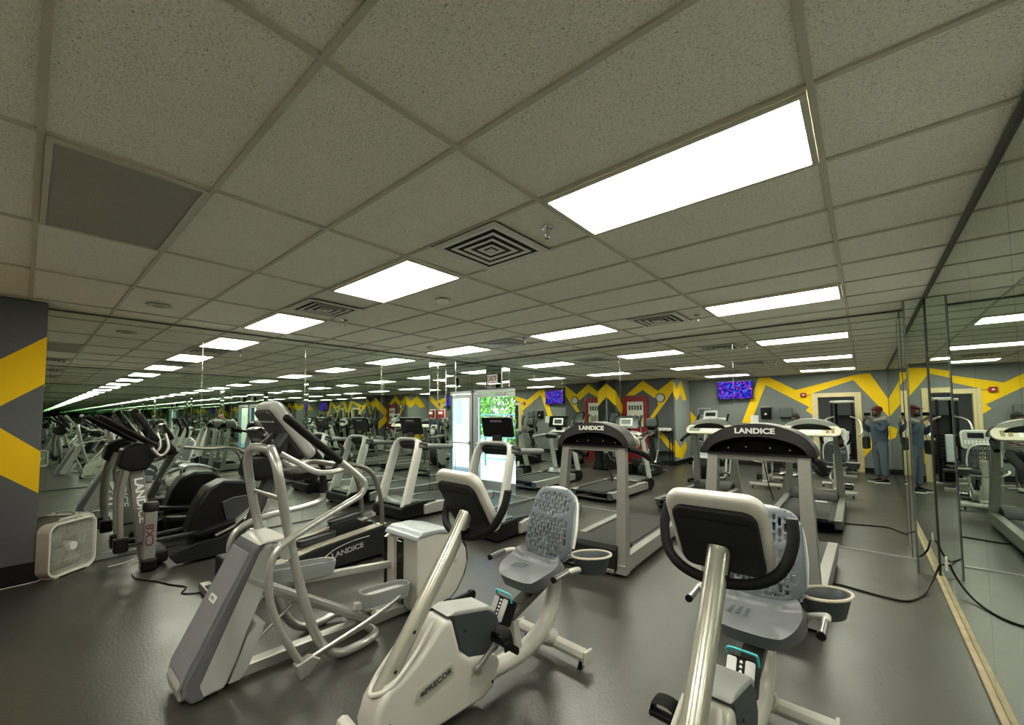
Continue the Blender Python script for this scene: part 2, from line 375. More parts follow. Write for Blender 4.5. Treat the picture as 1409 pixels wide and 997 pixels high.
ys = [-2.09, .35, 2.81, 3.74, 5.01, 6.06]
lb = ['right wall mirror panel beside the photographer', 'right wall mirror panel at the right edge of the photo', 'right wall mirror panel second from the right edge of the photo', 'right wall mirror panel above the pale wood strip, one from the corner', 'right wall mirror panel with the outlet, against the mirrored corner column']
for k in range(5): mirror('wall_mirror', lb[k], XB-.006, XB, ys[k], ys[k+1], .026, zt, gB)
k_ = 2
for x in (-5.16, -3.11, -1.39): structure(MB().box((x, YA-.0068, (CZ+.4)/2), (.0035, .0025, CZ-.45)).build('trim_%d' % k_, CHROME)); k_ += 1  # chrome strips added to stand for glints where the panel joints catch light
for y in (1.54, 2.90, 4.28): structure(MB().box((XC+.0068, y, (CZ+.4)/2), (.0025, .0035, CZ-.45)).build('trim_%d' % k_, CHROME)); k_ += 1  # left wall joints: same added strips in place of glints
# outlets in mirrors
def outlet(label, c, axis):
    t = thing('power_outlet', label, 'outlet', c)
    if axis == 'x+': MB().box((.003, 0, 0), (.006, .072, .115)).build('cover_plate', WHITE, t, bevel=.002); [MB().box((.007, 0, dz_), (.003, .034, .028)).build('socket', GREYPLA, t, bevel=.001) for dz_ in (.024, -.024)]
    if axis == 'x-': MB().box((-.003, 0, 0), (.006, .072, .115)).build('cover_plate', WHITE, t, bevel=.002); [MB().box((-.007, 0, dz_), (.003, .034, .028)).build('socket', GREYPLA, t, bevel=.001) for dz_ in (.024, -.024)]
    if axis == 'y+': MB().box((0, .003, 0), (.072, .006, .115)).build('cover_plate', WHITE, t, bevel=.002); [MB().box((0, .007, dz_), (.034, .003, .028)).build('socket', GREYPLA, t, bevel=.001) for dz_ in (.024, -.024)]
    return t
outlet('white power outlet set in the left mirror wall behind a treadmill', (XC+.006, 4.98, .42), 'x+')
outlet('white power outlet low on the right mirror wall where the black cable ends', (XB-.006, 5.55, .27), 'x-')
outlet('white power outlet low on the painted wall behind the man in the cap', (.22, YD2, .33), 'y+')
# ---- mirrored columns
def mirror_column(label, x0, x1, y0, y1):
    t = thing('mirrored_column', label, 'column', ((x0+x1)/2, (y0+y1)/2, 0))
    w, d = x1-x0, y1-y0
    MB().box((0, 0, CZ/2), (w-.013, d-.013, CZ-.004)).build('core', WALLG, t)
    left = x0 < -3
    MB().box((0, -d/2+.003, CZ/2), (w-.03, .006, CZ-.01)).build('mirror_face', MIRROR, t)
    if left: MB().box((0, d/2-.003, CZ/2), (w-.03, .006, CZ-.01)).build('mirror_face', MIRROR, t)
    sx = w/2-.003 if left else -w/2+.003
    MB().box((sx, 0, CZ/2), (.006, d-.03, CZ-.01)).build('mirror_face', MIRROR, t)
    for cx, cy in ((-w/2, -d/2), (w/2, -d/2), ((w/2 if left else -w/2), d/2)):
        if left and cx < 0: cx += .008
        if not left and cx > 0: cx -= .008
        if cy > 0: cy -= .01
        MB().box((cx, cy, CZ/2), (.013, .013, CZ-.012) if left else ((.007, .007, CZ-.012) if cy > 0 or cx > 0 else (.004, .004, CZ-.012))).build('corner_trim', CHROME if left else mat('dark_trim', (.04, .04, .035), .4, .5), t)
    return t
mirror_column('square mirrored column with chrome edges beside the exit door', XC, -6.42, 5.62, 5.90)
mirror_column('mirrored corner column at the right with dark steel edges', .352, XB-.001, 6.06, YA-.001)
al = thing('alarm_box', 'small red alarm box on the mirrored column by the exit', 'alarm', (-6.52, 5.618, 1.68))
MB().box((0, -.03, 0), (.13, .05, .16)).build('housing', RED, al, bevel=.006)
MB().box((0, -.003, 0), (.17, .006, .19)).build('back_plate', WHITE, al, bevel=.002)
MB().box((0, -.058, .02), (.11, .008, .05)).build('pull_handle', WHITEINK, al, bevel=.002)
# ---- exit door
dr = thing('door_1', 'aluminium framed glass exit door beside the mirrored column', 'door', (-6.05, YA+.06, 0)); dr['kind'] = 'structure'
x0, x1 = XC+.01+6.05, DX1-.0+6.05
ff = MB()
for x in (x0+.03, x1-.03): ff.box((x, 0, 1.1), (.06, .10, 2.2))
ff.box(((x0+x1)/2, 0, 2.175), (x1-x0, .10, .05)); ff.box(((x0+x1)/2, 0, .01), (x1-x0, .12, .02))
ff.build('door_frame', ALU, dr, bevel=.004)
lf = MB()
a, b = x0+.075, x1-.075
for x in (a+.035, b-.035): lf.box((x, 0, 1.08), (.07, .045, 2.10))
lf.box(((a+b)/2, 0, 2.09), (b-a-.14, .045, .08)); lf.box(((a+b)/2, 0, .13), (b-a-.14, .045, .2))
lf.build('door_leaf', ALU, dr, bevel=.003)
MB().box(((a+b)/2, 0, 1.14), (b-a-.14, .008, 1.82)).build('glass_pane', GLASS, dr)
MB().tube([(a+.02, -.06, 1.02), (b-.02, -.06, 1.02)], .016).box((a+.03, -.045, 1.02), (.06, .05, .07)).box((b-.03, -.045, 1.02), (.06, .05, .07)).build('push_bar', STEEL, dr, bevel=.003)
MB().box(((a+b)/2+.15, -.05, 2.10), (.26, .05, .06)).bar(((a+b)/2+.1, -.05, 2.14), ((a+b)/2-.2, -.1, 2.15), .02, .012).build('door_closer', STEEL, dr, bevel=.004)
es = thing('exit_sign', 'lit exit sign with red letters above the glass exit door', 'sign', (-6.0, YA-.01, 2.43))
MB().box((0, -.03, 0), (.33, .05, .20)).build('housing', BLACK, es, bevel=.006)
MB().box((0, -.057, 0), (.30, .006, .17)).build('face_plate', mat('exit_face', (.45, .40, .38), .5, emit=(.9, .75, .7), estr=.03), es)
text('letters', 'EXIT', .15, mat('exit_red', (.05, .006, .006), .5), frame_M((-.02, -.061, 0), (1, 0, 0), (0, 0, 1)), es, .002, .004)
MB().prism([(0, .03), (.025, 0), (0, -.03)], -.063, -.060, 'y').xf(Matrix.Translation((.118, 0, 0))).build('arrow', MATS['exit_red'], es)
MB().box((0, -.03, -.105), (.30, .04, .010)).build('downlight_strip', mat('exit_strip', (.8, .8, .75), .4, emit=(1, .98, .9), estr=.5), es)
# ================================================================ CEILING FIXTURES
def light(i, j, label, lit=True):
    cx, cy = X0+(i+.5)*FT4, Y0+(j+.5)*FT2
    t = thing('ceiling_light' if lit else 'ceiling_panel', label, 'light', (cx, cy, CZ-.004), 0, 'two by four foot ceiling lights' if lit else None)
    w, d = FT4-.028, FT2-.028
    f = MB()
    for s in (-1, 1): f.box((s*(w/2-.012), 0, -.002), (.024, d, .014)); f.box((0, s*(d/2-.012), -.002), (w-.048, .024, .014))
    f.build('frame', mat('light_frame', (.46, .44, .36), .5), t)
    MB().box((0, 0, .001), (w-.048, d-.048, .006)).build('diffuser', LIGHTM if lit else LIGHTOFF, t)
    return t
LL = {(-1, 2): 'large lit ceiling panel nearest the camera, upper right', (-3, 2): 'lit ceiling panel left of the square vent', (-5, 2): 'lit ceiling panel over the left machines, next to the mirror wall',
      (-1, 7): 'lit ceiling panel at the right, above the right lettered treadmill', (-3, 7): 'lit ceiling panel in the far row above the left lettered treadmill', (-5, 7): 'lit ceiling panel in the far row nearest the exit sign',
      (-1, -3): 'rear row ceiling light over the doorway', (-3, -3): 'rear row ceiling light in front of the wall television'}
for (i, j), l in LL.items(): light(i, j, l)
light(-3, -1, 'unlit dull grey ceiling light panel at the upper left', False)
def vent(cx, cy, label, s=.56, dark=0):
    t = thing('ceiling_vent', label, 'vent', (cx, cy, CZ-.006), 0, 'ceiling air vents')
    f = MB()
    h = s/2+.02
    f.prism([(-h, -h), (h, -h), (h, h), (-h, h)], .002, .006, 'z')
    f.build('backing', mat('vent_dark', (.04, .04, .035), .8), t)
    def ring(o_, i_, zo, zi):
        mb = MB(); bm = mb.bm
        for k in range(4):
            c = [(-1, -1), (1, -1), (1, 1), (-1, 1)]
            a0, a1 = c[k], c[(k+1) % 4]
            mb.poly([(a0[0]*o_, a0[1]*o_, zo), (a1[0]*o_, a1[1]*o_, zo), (a1[0]*i_, a1[1]*i_, zi), (a0[0]*i_, a0[1]*i_, zi)])
            mb.poly([(a0[0]*o_, a0[1]*o_, zo+.003), (a1[0]*o_, a1[1]*o_, zo+.003), (a1[0]*i_, a1[1]*i_, zi+.003), (a0[0]*i_, a0[1]*i_, zi+.003)][::-1])
            mb.poly([(a0[0]*i_, a0[1]*i_, zi), (a1[0]*i_, a1[1]*i_, zi), (a1[0]*i_, a1[1]*i_, zi+.003), (a0[0]*i_, a0[1]*i_, zi+.003)])
        return mb
    VM = mat('vent_paint', (.62, .60, .52), .5, 0, .1, 20)
    ring(h, h-.03, -.004, -.010).build('frame', VM, t)
    for q in range(4):
        o_ = s/2-.01-q*.066
        ring(o_, o_-.030, -.012, -.009).build('louvre_ring', VM, t)
    MB().box((0, 0, -.012), (.05, .05, .006)).build('centre_plate', VM, t)
    return t
vent(-1.955, Y0+2.5*FT2, 'square ceiling vent between the two nearest lit panels')
vent(-4.45, Y0+2.5*FT2, 'square ceiling vent between the middle and left lit panels')
vent(-1.90, Y0+7.5*FT2, 'ceiling vent in the far row beside the right lit panel')
vent(-4.42, Y0+7.5*FT2, 'ceiling vent in the far row left of the middle lit panel')
vent(-.80, .30, 'ceiling vent cut off by the top edge of the photo', .50)
vent(-4.42, Y0-2.5*FT2, 'ceiling vent near the clock wall, seen in the mirror')
def detector(cx, cy, label, r=.075, name='smoke_detector', cat='smoke detector'):
    t = thing(name, label, cat, (cx, cy, CZ-.002))
    MB().lathe([(r, 0), (r, -.012), (r*.93, -.02)], (0, 0, 0)).build('base', WHITE, t)
    MB().lathe([(r*.8, -.02), (r*.78, -.032), (r*.5, -.042), (0.001, -.044)], (0, 0, 0)).build('sensor_cap', mat('detector_cap', (.6, .59, .53), .5), t)
detector(-3.23, 2.79, 'round white smoke detector near the middle lit ceiling panel')
detector(-5.64, 4.60, 'round white smoke detector near the far lit panel by the column')
t = thing('ceiling_speaker', 'round flush ceiling speaker grille near the left mirror wall', 'speaker', (-5.62, .89, CZ-.002))
MB().lathe([(.11, 0), (.11, -.006), (.095, -.008)], (0, 0, 0)).build('rim', mat('speaker_rim', (.38, .37, .32), .6), t)
MB().lathe([(.092, -.005), (.05, -.0085), (.001, -.009)], (0, 0, 0)).build('grille', mat('speaker_grille', (.2, .195, .17), .7), t)
def sprinkler(cx, cy, label):
    t = thing('ceiling_sprinkler', label, 'sprinkler', (cx, cy, CZ-.002))
    MB().lathe([(.038, 0), (.036, -.006), (.014, -.010)], (0, 0, 0)).build('escutcheon', CHROME, t)
    MB().lathe([(.009, -.008), (.009, -.035)], (0, 0, 0), seg=12).tube([(.014, 0, -.03), (.018, 0, -.05), (.003, 0, -.065)], .003, 8).tube([(-.014, 0, -.03), (-.018, 0, -.05), (-.003, 0, -.065)], .003, 8).build('body', STEEL, t)
    MB().lathe([(.018, -.066), (.018, -.069)], (0, 0, 0), seg=16).build('deflector', CHROME, t)
sprinkler(-1.47, Y0+2.5*FT2, 'chrome fire sprinkler beside the nearest lit ceiling panel')
sprinkler(-1.46, Y0+7.6*FT2, 'fire sprinkler beside the far right lit ceiling panel')
sprinkler(-4.80, 2.55, 'fire sprinkler in front of the left lit ceiling panel')
sprinkler(-3.9, 5.0, 'fire sprinkler in the far row near the exit')
# ================================================================ WALL THINGS BEHIND THE CAMERA (seen in the mirrors)
t = thing('wall_clock', 'round white wall clock with a dark rim on the zigzag painted wall', 'clock', (-5.05, YD1+.003, 2.19))
MB().lathe([(.155, 0), (.155, .03), (.135, .035), (.13, .02), (.001, .0195)], (0, 0, 0), 'y', 36).build('rim', BLACK, t)
MB().lathe([(.129, .0200), (.129, .0222), (.001, .0224)], (0, 0, 0), 'y', 36).build('dial', PAPER, t)
hm = MB()
for k in range(12):
    a = R(30*k); hm.box((.105*math.sin(a), .0235, .105*math.cos(a)), (.014, .003, .026), Euler((0, a, 0)))
hm.build('hour_marks', DARKINK, t)
MB().bar((0, .025, 0), (-.05, .025, .04), .003, .012, up=(0, 1, 0)).build('hour_hand', DARKINK, t); MB().bar((0, .028, 0), (.02, .028, .10), .003, .008, up=(0, 1, 0)).build('minute_hand', DARKINK, t)
# red door with posters
t = thing('door_2', 'red framed door with paper notices behind its window on the zigzag wall', 'door', (-5.92, YD1, 0)); t['kind'] = 'structure'
f = MB()
for s in (-1, 1): f.box((s*.405, .03, 1.13), (.10, .06, 2.26))
f.box((0, .03, 2.22), (.71, .06, .09)); f.build('door_frame', RED, t, bevel=.004)
MB().box((0, .015, .62), (.70, .028, 1.24)).box((0, .015, 2.13), (.70, .028, .09)).box((-.32, .015, 1.66), (.06, .028, .86)).box((.32, .015, 1.66), (.06, .028, .86)).build('door_leaf', mat('red_door_leaf', (.26, .01, .016), .4, 0, .1, 6), t, bevel=.003)
MB().box((0, .012, 1.66), (.58, .01, .85)).build('notice_sheet', PAPER, t)
nt_ = MB(); cols_ = [mat('note_'+n, c, .7) for n, c in (('red', (.4, .05, .04)), ('blue', (.06, .12, .35)), ('green', (.08, .3, .1)), ('yellow', (.6, .5, .1)), ('dark', (.08, .08, .08)))]
for q in range(9): nt_.box((-.25+q*.062, .019, 1.45+.03*math.sin(q*2)), (.04, .002, .32), mi=q % 5)
for q in range(5): nt_.box((-.2+q*.1, .019, 1.88), (.07, .002, .16), mi=4)
nt_.build('coloured_notes', cols_, t)
MB().ball((.30, .06, 1.02), .028).lathe([(.02, .02), (.012, .05)], (.30, 0, 1.02), 'y', 12).build('door_knob', STEEL, t)
# TV
t = thing('wall_tv', 'wall mounted television showing a blue and purple picture', 'television', (-3.15, YD2+.16, 2.42), -6)
MB().box((0, 0, 0), (1.02, .05, .60)).build('bezel', GLOSSB, t, bevel=.006)
MB().box((0, .027, .005), (.985, .004, .555)).build('screen', TVM, t)
MB().box((0, -.06, 0), (.25, .08, .2)).build('wall_bracket', BLACK, t)
# dispensers etc
t = thing('soap_dispenser', 'black wall dispenser between the yellow stripe and grey dispenser', 'dispenser', (-2.32, YD2, 1.66))
MB().prism([(0, -.19), (.11, -.15), (.14, 0), (.13, .17), (0, .19)], -.14, .14, 'x').build('body', BLACK, t, bevel=.015); MB().box((0, .142, -.02), (.06, .006, .05)).build('window_patch', PAPER, t); MB().box((0, .06, .2), (.26, .1, .02)).build('lid', GREYPLA, t, bevel=.005)
t = thing('mounted_towel_dispenser', 'wide grey paper towel dispenser beside the door frame', 'dispenser', (-1.80, YD2, 1.68))
MB().box((0, .07, 0), (.34, .13, .30)).build('body', mat('smoke_plastic', (.10, .115, .115), .25, 0, .05, 10), t, bevel=.03, seg=3); MB().box((0, .07, -.17), (.30, .10, .03)).build('towel_slot', BLACK, t)
t = thing('fire_alarm', 'red fire alarm strobe beside the pale door frame', 'alarm', (-1.35, YD2, 2.20))
MB().box((0, .03, 0), (.14, .06, .13)).build('housing', RED, t, bevel=.008); MB().box((.0, .063, 0), (.05, .012, .04)).build('strobe_lens', WHITEINK, t, bevel=.004)
MB().tube([(.07, .02, .0), (.15, .01, 0), (.26, .01, .01)], .006, 8).build('conduit', BLACK, t)
o = MB().box((-2.65, YD2+.004, 1.45), (.22, .006, .3)).build('paper_notice', PAPER); tag(o, 'white paper notice left of the black soap dispenser', 'notice')
o = MB().box((-3.62, YD2+.004, 1.42), (.28, .006, .22)).build('paper_notice', PAPER); tag(o, 'white paper notice under the television', 'notice')
t = thing('notice_frame', 'small grey framed notice low under the television', 'picture frame', (-4.15, YD2+.003, 1.72))
MB().box((0, .01, 0), (.42, .02, .28)).build('frame', GREYPLA, t, bevel=.004); MB().box((0, .021, 0), (.34, .004, .20)).build('print', mat('print_dark', (.09, .11, .12), .3), t)
# inner doorway + weights room
st = MB()
for x in (dx0+.02, dx1-.02): st.box((x, YD2-.05, dz/2), (.05, .17, dz))
for x in (dx0-.05, dx1+.05): st.box((x, YD2+.012, dz/2+.04), (.10, .024, dz+.08))
st.box(((dx0+dx1)/2, YD2+.012, dz+.035), (dx1-dx0, .024, .09)); st.box(((dx0+dx1)/2, YD2-.05, dz-.02), (dx1-dx0-.05, .17, .04))
structure(st.build('trim_1', mat('doorway_cream_trim', (.62, .52, .30), .5, 0, .1, 5), bevel=.004))
YR = YD2-3.4
def wb(name, c, d, m=WALLG): return structure(MB().box(c, d).build(name, m))
wb('floor_weights_room', (-1, (YD2+YR)/2-.06, -.055), (4.2, 3.4, .1), FLOORM); wb('ceiling_weights_room', (-1, (YD2+YR)/2-.1, 2.76), (4.2, 3.4, .1), mat('plain_ceiling', (.4, .39, .34), .9))
wb('wall_weights_room', (-1, YR-.05, 1.35), (4.2, .1, 2.7)); wb('wall_weights_room', (-3.05, (YD2+YR)/2-.06, 1.35), (.1, 3.3, 2.7)); wb('wall_weights_room', (1.05, (YD2+YR)/2-.06, 1.35), (.1, 3.3, 2.7))
t = thing('ceiling_light', 'ceiling light inside the weights room beyond the doorway', 'light', (-.9, YD2-1.5, 2.70))
MB().box((0, 0, 0), (1.2, .6, .02)).build('frame', MATS['light_frame'], t); MB().box((0, 0, -.011), (1.12, .52, .004)).build('diffuser', LIGHTM, t)
t = thing('weight_rack', 'tall dark weight machine standing in the room beyond the doorway', 'weight machine', (-.35, YD2-1.3, 0))
for x in (-.3, .3): MB().box((x, 0, 1.0), (.07, .08, 2.0)).build('upright', BLACK, t, bevel=.005)
MB().box((0, 0, 2.0), (.68, .08, .08)).box((0, .0, .04), (.7, .8, .06)).build('frame', STEEL, t, bevel=.005)
for k in range(12): MB().box((0, 0, .12+k*.085), (.42, .14, .07)).build('weight_plate', BLACK, t, bevel=.004)
MB().box((0, .1, 1.35), (.5, .1, .5)).build('shroud', DGREY, t, bevel=.01)
# ================================================================ OUTSIDE THE EXIT DOOR
structure(MB().box((-9, YA+8, -.06), (22, 15.4, .1)).build('ground_outside', mat('pale_pavement', (.55, .55, .52), .9, 0, .08, 3)))
t = thing('outdoor_fence', 'blue green railing fence outside the exit door', 'fence', (-9.5, YA+3.4, -.01))
for k in range(-6, 7): MB().box((k*.95, 0, .85), (.05, .05, 1.7)).build('post', mat('fence_paint', (.10, .24, .26), .5), t)
for z in (.25, .95, 1.35, 1.68): MB().box((0, 0, z), (11.6, .035, .04)).build('rail', MATS['fence_paint'], t)
t = thing('outdoor_wall', 'sunlit white building wall outside the exit door', 'building', (-.4, YA+6.5, -.01))
w = MB().box((0, 0, 1.9), (7.4, .3, 3.8)); w.build('wall', mat('white_render', (.8, .8, .78), .9), t)
MB().box((0, -.2, 3.8), (7.6, .5, .15)).build('coping', ALU, t, bevel=.01)
for q in (-2.4, -.6, 1.2): MB().box((q, -.16, 1.9), (.9, .03, 1.3)).build('window', mat('pale_window', (.35, .40, .45), .3), t)
def tree(x, y, s, label):
    t = thing('tree', label, 'tree', (x, y, -.02), 0, 'trees outside the exit door')
    MB().tube([(0, 0, 0), (.05, .03, 1.1*s), (-.05, 0, 2.2*s)], [.14*s, .10*s, .05*s], 10).build('trunk', mat('bark', (.08, .055, .035), .9, 0, .3, 10), t)
    rnd = random.Random(int(x*31+y*7)); mb = MB()
    for k in range(2600):
        th = rnd.uniform(0, 2*math.pi); ph = math.acos(rnd.uniform(-1, 1)); rr = s*1.5*rnd.uniform(.55, 1)**.5*(1+.22*math.sin(5*th)*math.sin(4*ph))
        c = Vector((rr*math.sin(ph)*math.cos(th), rr*math.sin(ph)*math.sin(th), 2.1*s+rr*math.cos(ph)*.95))
        e = Euler((rnd.uniform(0, 6), rnd.uniform(0, 6), rnd.uniform(0, 6))).to_matrix(); l = rnd.uniform(.07, .13)*s
        mb.poly([c+e @ Vector(v)*l for v in ((-1, 0, 0), (0, -.55, .1), (1, 0, 0), (0, .55, .1))])
    mb.build('foliage', mat('leaves', (.16, .36, .06), .6, 0, .4, 3), t)
tree(-10.2, YA+5.6, .85, 'leafy green tree behind the fence outside, left one'); tree(-7.2, YA+6.8, .85, 'leafy green tree behind the fence outside, middle one'); tree(-13.6, YA+6.2, .95, 'leafy green tree behind the fence outside, far one')
# ================================================================ MACHINES
# ---- recumbent bike: origin = floor under the middle of the rear stabiliser, -y towards the console
def recumbent_bike(label, loc, rz, crank=52):
    t = thing('recumbent_bike', label, 'exercise bike', loc, rz, None)
    b = MB().tube([(-.29, 0, .085), (.29, 0, .085)], .042, 8, flat=(1, 1))
    rs = b.build('rear_stabilizer', CREAM, t, bevel=.004)
    for s in (-1, 1):
        MB().box((s*.297, 0, .085), (.02, .088, .088)).build('end_cap', CREAM, rs, bevel=.01, seg=3)
        MB().lathe([(.018, 0), (.020, .008), (.012, .012), (.012, .045)], (s*.24, 0, 0), seg=16).build('levelling_foot', BLACK, rs)
    fs = MB().tube([(-.27, -1.36, .07), (.27, -1.36, .07)], .038, 8).build('front_stabilizer', CREAM, t, bevel=.004)
    for s in (-1, 1): MB().lathe([(.03, -.02), (.034, -.015), (.034, .015), (.03, .02)], (s*.25, -1.40, .034), 'x', 18).build('transport_wheel', BLACK, fs)
    MB().tube([(0, -.80, .13), (0, -.50, .115), (0, -.28, .125), (0, -.10, .19), (0, -.01, .31), (0, .035, .46), (0, .04, .56)], [.05, .05, .052, .055, .052, .048, .046], 16, smooth=6, flat=(.95, 1.15)).build('main_frame', CREAM, t, angle=60)
    MB().tube([(0, 0, .10), (0, -.10, .16)], .06, 14).build('frame_gusset', CREAM, t)
    # shroud
    pr = [(-1.30, .045), (-1.365, .10), (-1.375, .20), (-1.345, .29), (-1.29, .355), (-1.20, .385), (-1.10, .455), (-1.0, .545), (-.945, .570), (-.915, .545), (-.865, .37), (-.80, .315), (-.60, .265), (-.565, .20), (-.62, .08), (-.70, .045)]
    sh = MB().prism(pr, -.088, .088).build('shroud', CREAM, t, bevel=.028, seg=4)
    pr2 = [(-.955, .575), (-.90, .582), (-.66, .535), (-.585, .47), (-.548, .36), (-.575, .27), (-.62, .262), (-.81, .312), (-.862, .372), (-.915, .545)]
    MB().prism(pr2, -.080, .080).build('top_cover', SLATE, t, bevel=.022, seg=3)
    MB().prism([(-.955, .578), (-.90, .592), (-.66, .547), (-.60, .50), (-.62, .49), (-.67, .52), (-.90, .565)], -.082, .082).build('cover_cap', GREYPLA, t, bevel=.008)
    lip = MB().tube([(.060, -1.02, .585), (.078, -1.14, .47), (.070, -1.27, .36), (0.02, -1.335, .325), (-.02, -1.335, .325), (-.070, -1.27, .36), (-.078, -1.14, .47), (-.060, -1.02, .585)], .012, 10, smooth=5).build('column_collar', CREAM, t)
    for s in (-1, 1):
        M = frame_M((s*.0895, -1.03, .285), (0, s*.97, s*.0+ (.24 if s > 0 else -.24)*1), (0, 0, 1))
        pl = MB().prism(rrect(.235, .070, .028), 0, .004, 'z').xf(M).build('name_plate', mat('name_plate_grey', (.50, .49, .42), .35, .2), t)
        pl2 = MB().prism(rrect(.215, .050, .020), .004, .005, 'z').xf(M).build('name_inlay', mat('name_inlay_grey', (.42, .42, .38), .35, .3), t)
        text('lettering', '\u2261PRECOR', .038, DARKINK, M @ Matrix.Translation((0, 0, .0058)), t, .0012, .0012, 1.18)
    for (yy, zz) in ((-1.29, .20), (-.64, .12), (-.84, .47)): MB().lathe([(.008, 0), (.006, .004)], (.089, yy, zz), 'x', 12).build('screw', BLACK, t)
    MB().tube([(0, -1.30, .30), (0, -1.19, .45), (0, -.92, .83), (0, -.78, 1.04), (0, -.755, 1.08)], .044, 20, smooth=4).build('console_column', WARMSIL, t, angle=60)
    for zz, yy in ((.40, -1.235), (.55, -1.13)): MB().lathe([(.009, 0), (.007, .003)], (.043, yy, zz), 'x', 12).build('screw', BLACK, t)
    # console: back faces away from the seat
    cM = frame_M((0, -.76, 1.145), (-1, 0, 0), (0, -.50, .866))    # local x right, y up the plate, z towards the seat side
    con = MB().prism(rrect(.385, .395, .075, 7), -.018, .040, 'z').xf(cM).build('console_shell', CREAM, t, bevel=.022, seg=4)
    MB().prism(rrect(.325, .33, .05, 6, 0, -.018), -.042, -.012, 'z').xf(cM).build('console_back', CHARC, con, bevel=.015, seg=3)
    MB().prism([(-.135, .095), (.135, .095), (.135, .100), (-.135, .100)], -.044, -.040, 'z').xf(cM).build('back_ridge', BLACK, con)
    MB().prism(rrect(.33, .33, .05, 6), .040, .046, 'z').xf(cM).build('console_face', mat('console_face_grey', (.25, .27, .27), .35), con, bevel=.003)
    MB().prism(rrect(.20, .11, .01, 3, 0, .07), .046, .050, 'z').xf(cM).build('display', GLOSSB, con)
    kb = MB()
    for kx in range(-3, 4):
        for ky in range(2): kb.prism(rrect(.03, .022, .006, 2, kx*.045, -.05-.04*ky), .046, .052, 'z')
    kb.xf(cM).build('keypad', WHITE, con)
    hb = MB().tube([(-.245, -.66, 1.215), (-.25, -.70, 1.13), (-.215, -.75, 1.03), (-.13, -.79, .975), (0, -.80, .955), (.13, -.79, .975), (.215, -.75, 1.03), (.25, -.70, 1.13), (.245, -.66, 1.215)], .0215, 14, smooth=6).build('handlebar', RUBBER, t)
    for s in (-1, 1): MB().lathe([(.0225, -.004), (.024, .0), (.020, .008)], (s*.245, -.659, 1.215), 'z', 14).build('end_cap', BLACK, hb)
    MB().box((0, -.80, .97), (.09, .07, .06)).build('handlebar_clamp', BLACK, t, bevel=.01)
    # seat rail, post, adjuster
    MB().bar((0, -.43, .385), (0, .05, .555), .10, .045).build('seat_rail', mat('rail_bronze', (.10, .095, .08), .4, .4), t, bevel=.006)
    MB().bar((0, -.335, .13), (0, -.395, .40), .052, .052, up=(0, 1, 0)).build('rail_post', CREAM, t, bevel=.01)
    M = frame_M((0, -.47, .43), (1, 0, 0), (0, .50, .866))
    ad = MB().prism(rrect(.125, .15, .015, 3), -.045, .045, 'z').xf(M).build('adjuster_box', BLACK, t, bevel=.008)
    for s in (-1, 1): MB().prism(rrect(.040, .128, .008, 2, s*.038, .004), .045, .051, 'z').xf(M).build('silver_inlay', mat('silver_label', (.55, .56, .56), .3, .6), ad)
    mk = MB()
    for k in range(6): mk.prism([(-.007, -.05+k*.02), (.007, -.05+k*.02), (.003, -.038+k*.02), (-.004, -.040+k*.02)], .0455, .0475, 'z')
    mk.xf(M).build('position_marks', WHITEINK, ad)
    MB().tube([M @ Vector(p) for p in ((-.065, .075, .02), (-.062, .095, .05), (-.04, .10, .06), (.04, .10, .06), (.062, .095, .05), (.065, .060, .02))], .0065, 10, smooth=3).build('release_lever', TEAL, ad)
    # seat pad
    sp = bmesh.new(); nx, ny = 14, 12; g = {}
    for i in range(nx+1):
        for j in range(ny+1):
            u, v = i/nx*2-1, j/ny*2-1
            k = (abs(u)**2.8+abs(v)**2.8)**(1/2.8); m = max(abs(u), abs(v)); f = m/k if k > 1e-6 else 1
            x = u*f*.200*(1+.08*v); y = -.245+v*f*.150
            z = .640+.012*v+.030*u*u*max(0, .6+v)-.05*max(0, -v-.35)**1.5+(.02 if v > .6 else 0)
            g[i, j] = sp.verts.new((x, y, z))
    for i in range(nx):
        for j in range(ny): sp.faces.new((g[i, j], g[i+1, j], g[i+1, j+1], g[i, j+1]))
    mb = MB(); mb.bm.free(); mb.bm = sp
    so = mb.build('seat_pad', SEATG, t, angle=180); sm = so.modifiers.new('s', 'SOLIDIFY'); sm.thickness = .075; sm.offset = -1
    bv = so.modifiers.new('b', 'BEVEL'); bv.width = .02; bv.segments = 3; bv.limit_method = 'ANGLE'; bv.angle_limit = R(50); ss = so.modifiers.new('u', 'SUBSURF'); ss.levels = 2; ss.render_levels = 2
    vt = MB()
    for a in range(4):
        for c in range(3): vt.box((-.09+c*.035, -.30+a*.026, .646), (.016, .012, .004))
    vt.build('seat_vents', GREYMESH, so)
    MB().box((0, -.17, .555), (.22, .24, .035)).build('seat_bracket', BLACK, t, bevel=.008)
    # back rest mesh
    MB().bar((0, -.01, .56), (0, .075, .84), .085, .05, up=(0, 1, 0)).build('backrest_post', CREAM, t, bevel=.008)
    W, H = .40, .455; NX, NY = 28, 34
    def bp_(u, v, off=0):
        x = (u-.5)*W*(1-.20*v*v*.8); y = -.045+.14*v-.030*(1-(2*u-1)**2)+.018*math.sin(v*math.pi)*-1+off
        return Vector((x, y, .655+v*H))
    bm = bmesh.new(); V = {}
    def inside(u, v): 
        a = abs(2*u-1); c = abs(2*v-1); return (a**4.5+c**5.5) <= 1.0
    for i in range(NX+1):
        for j in range(NY+1):
            V[i, j] = bm.verts.new(bp_(i/NX, j/NY))
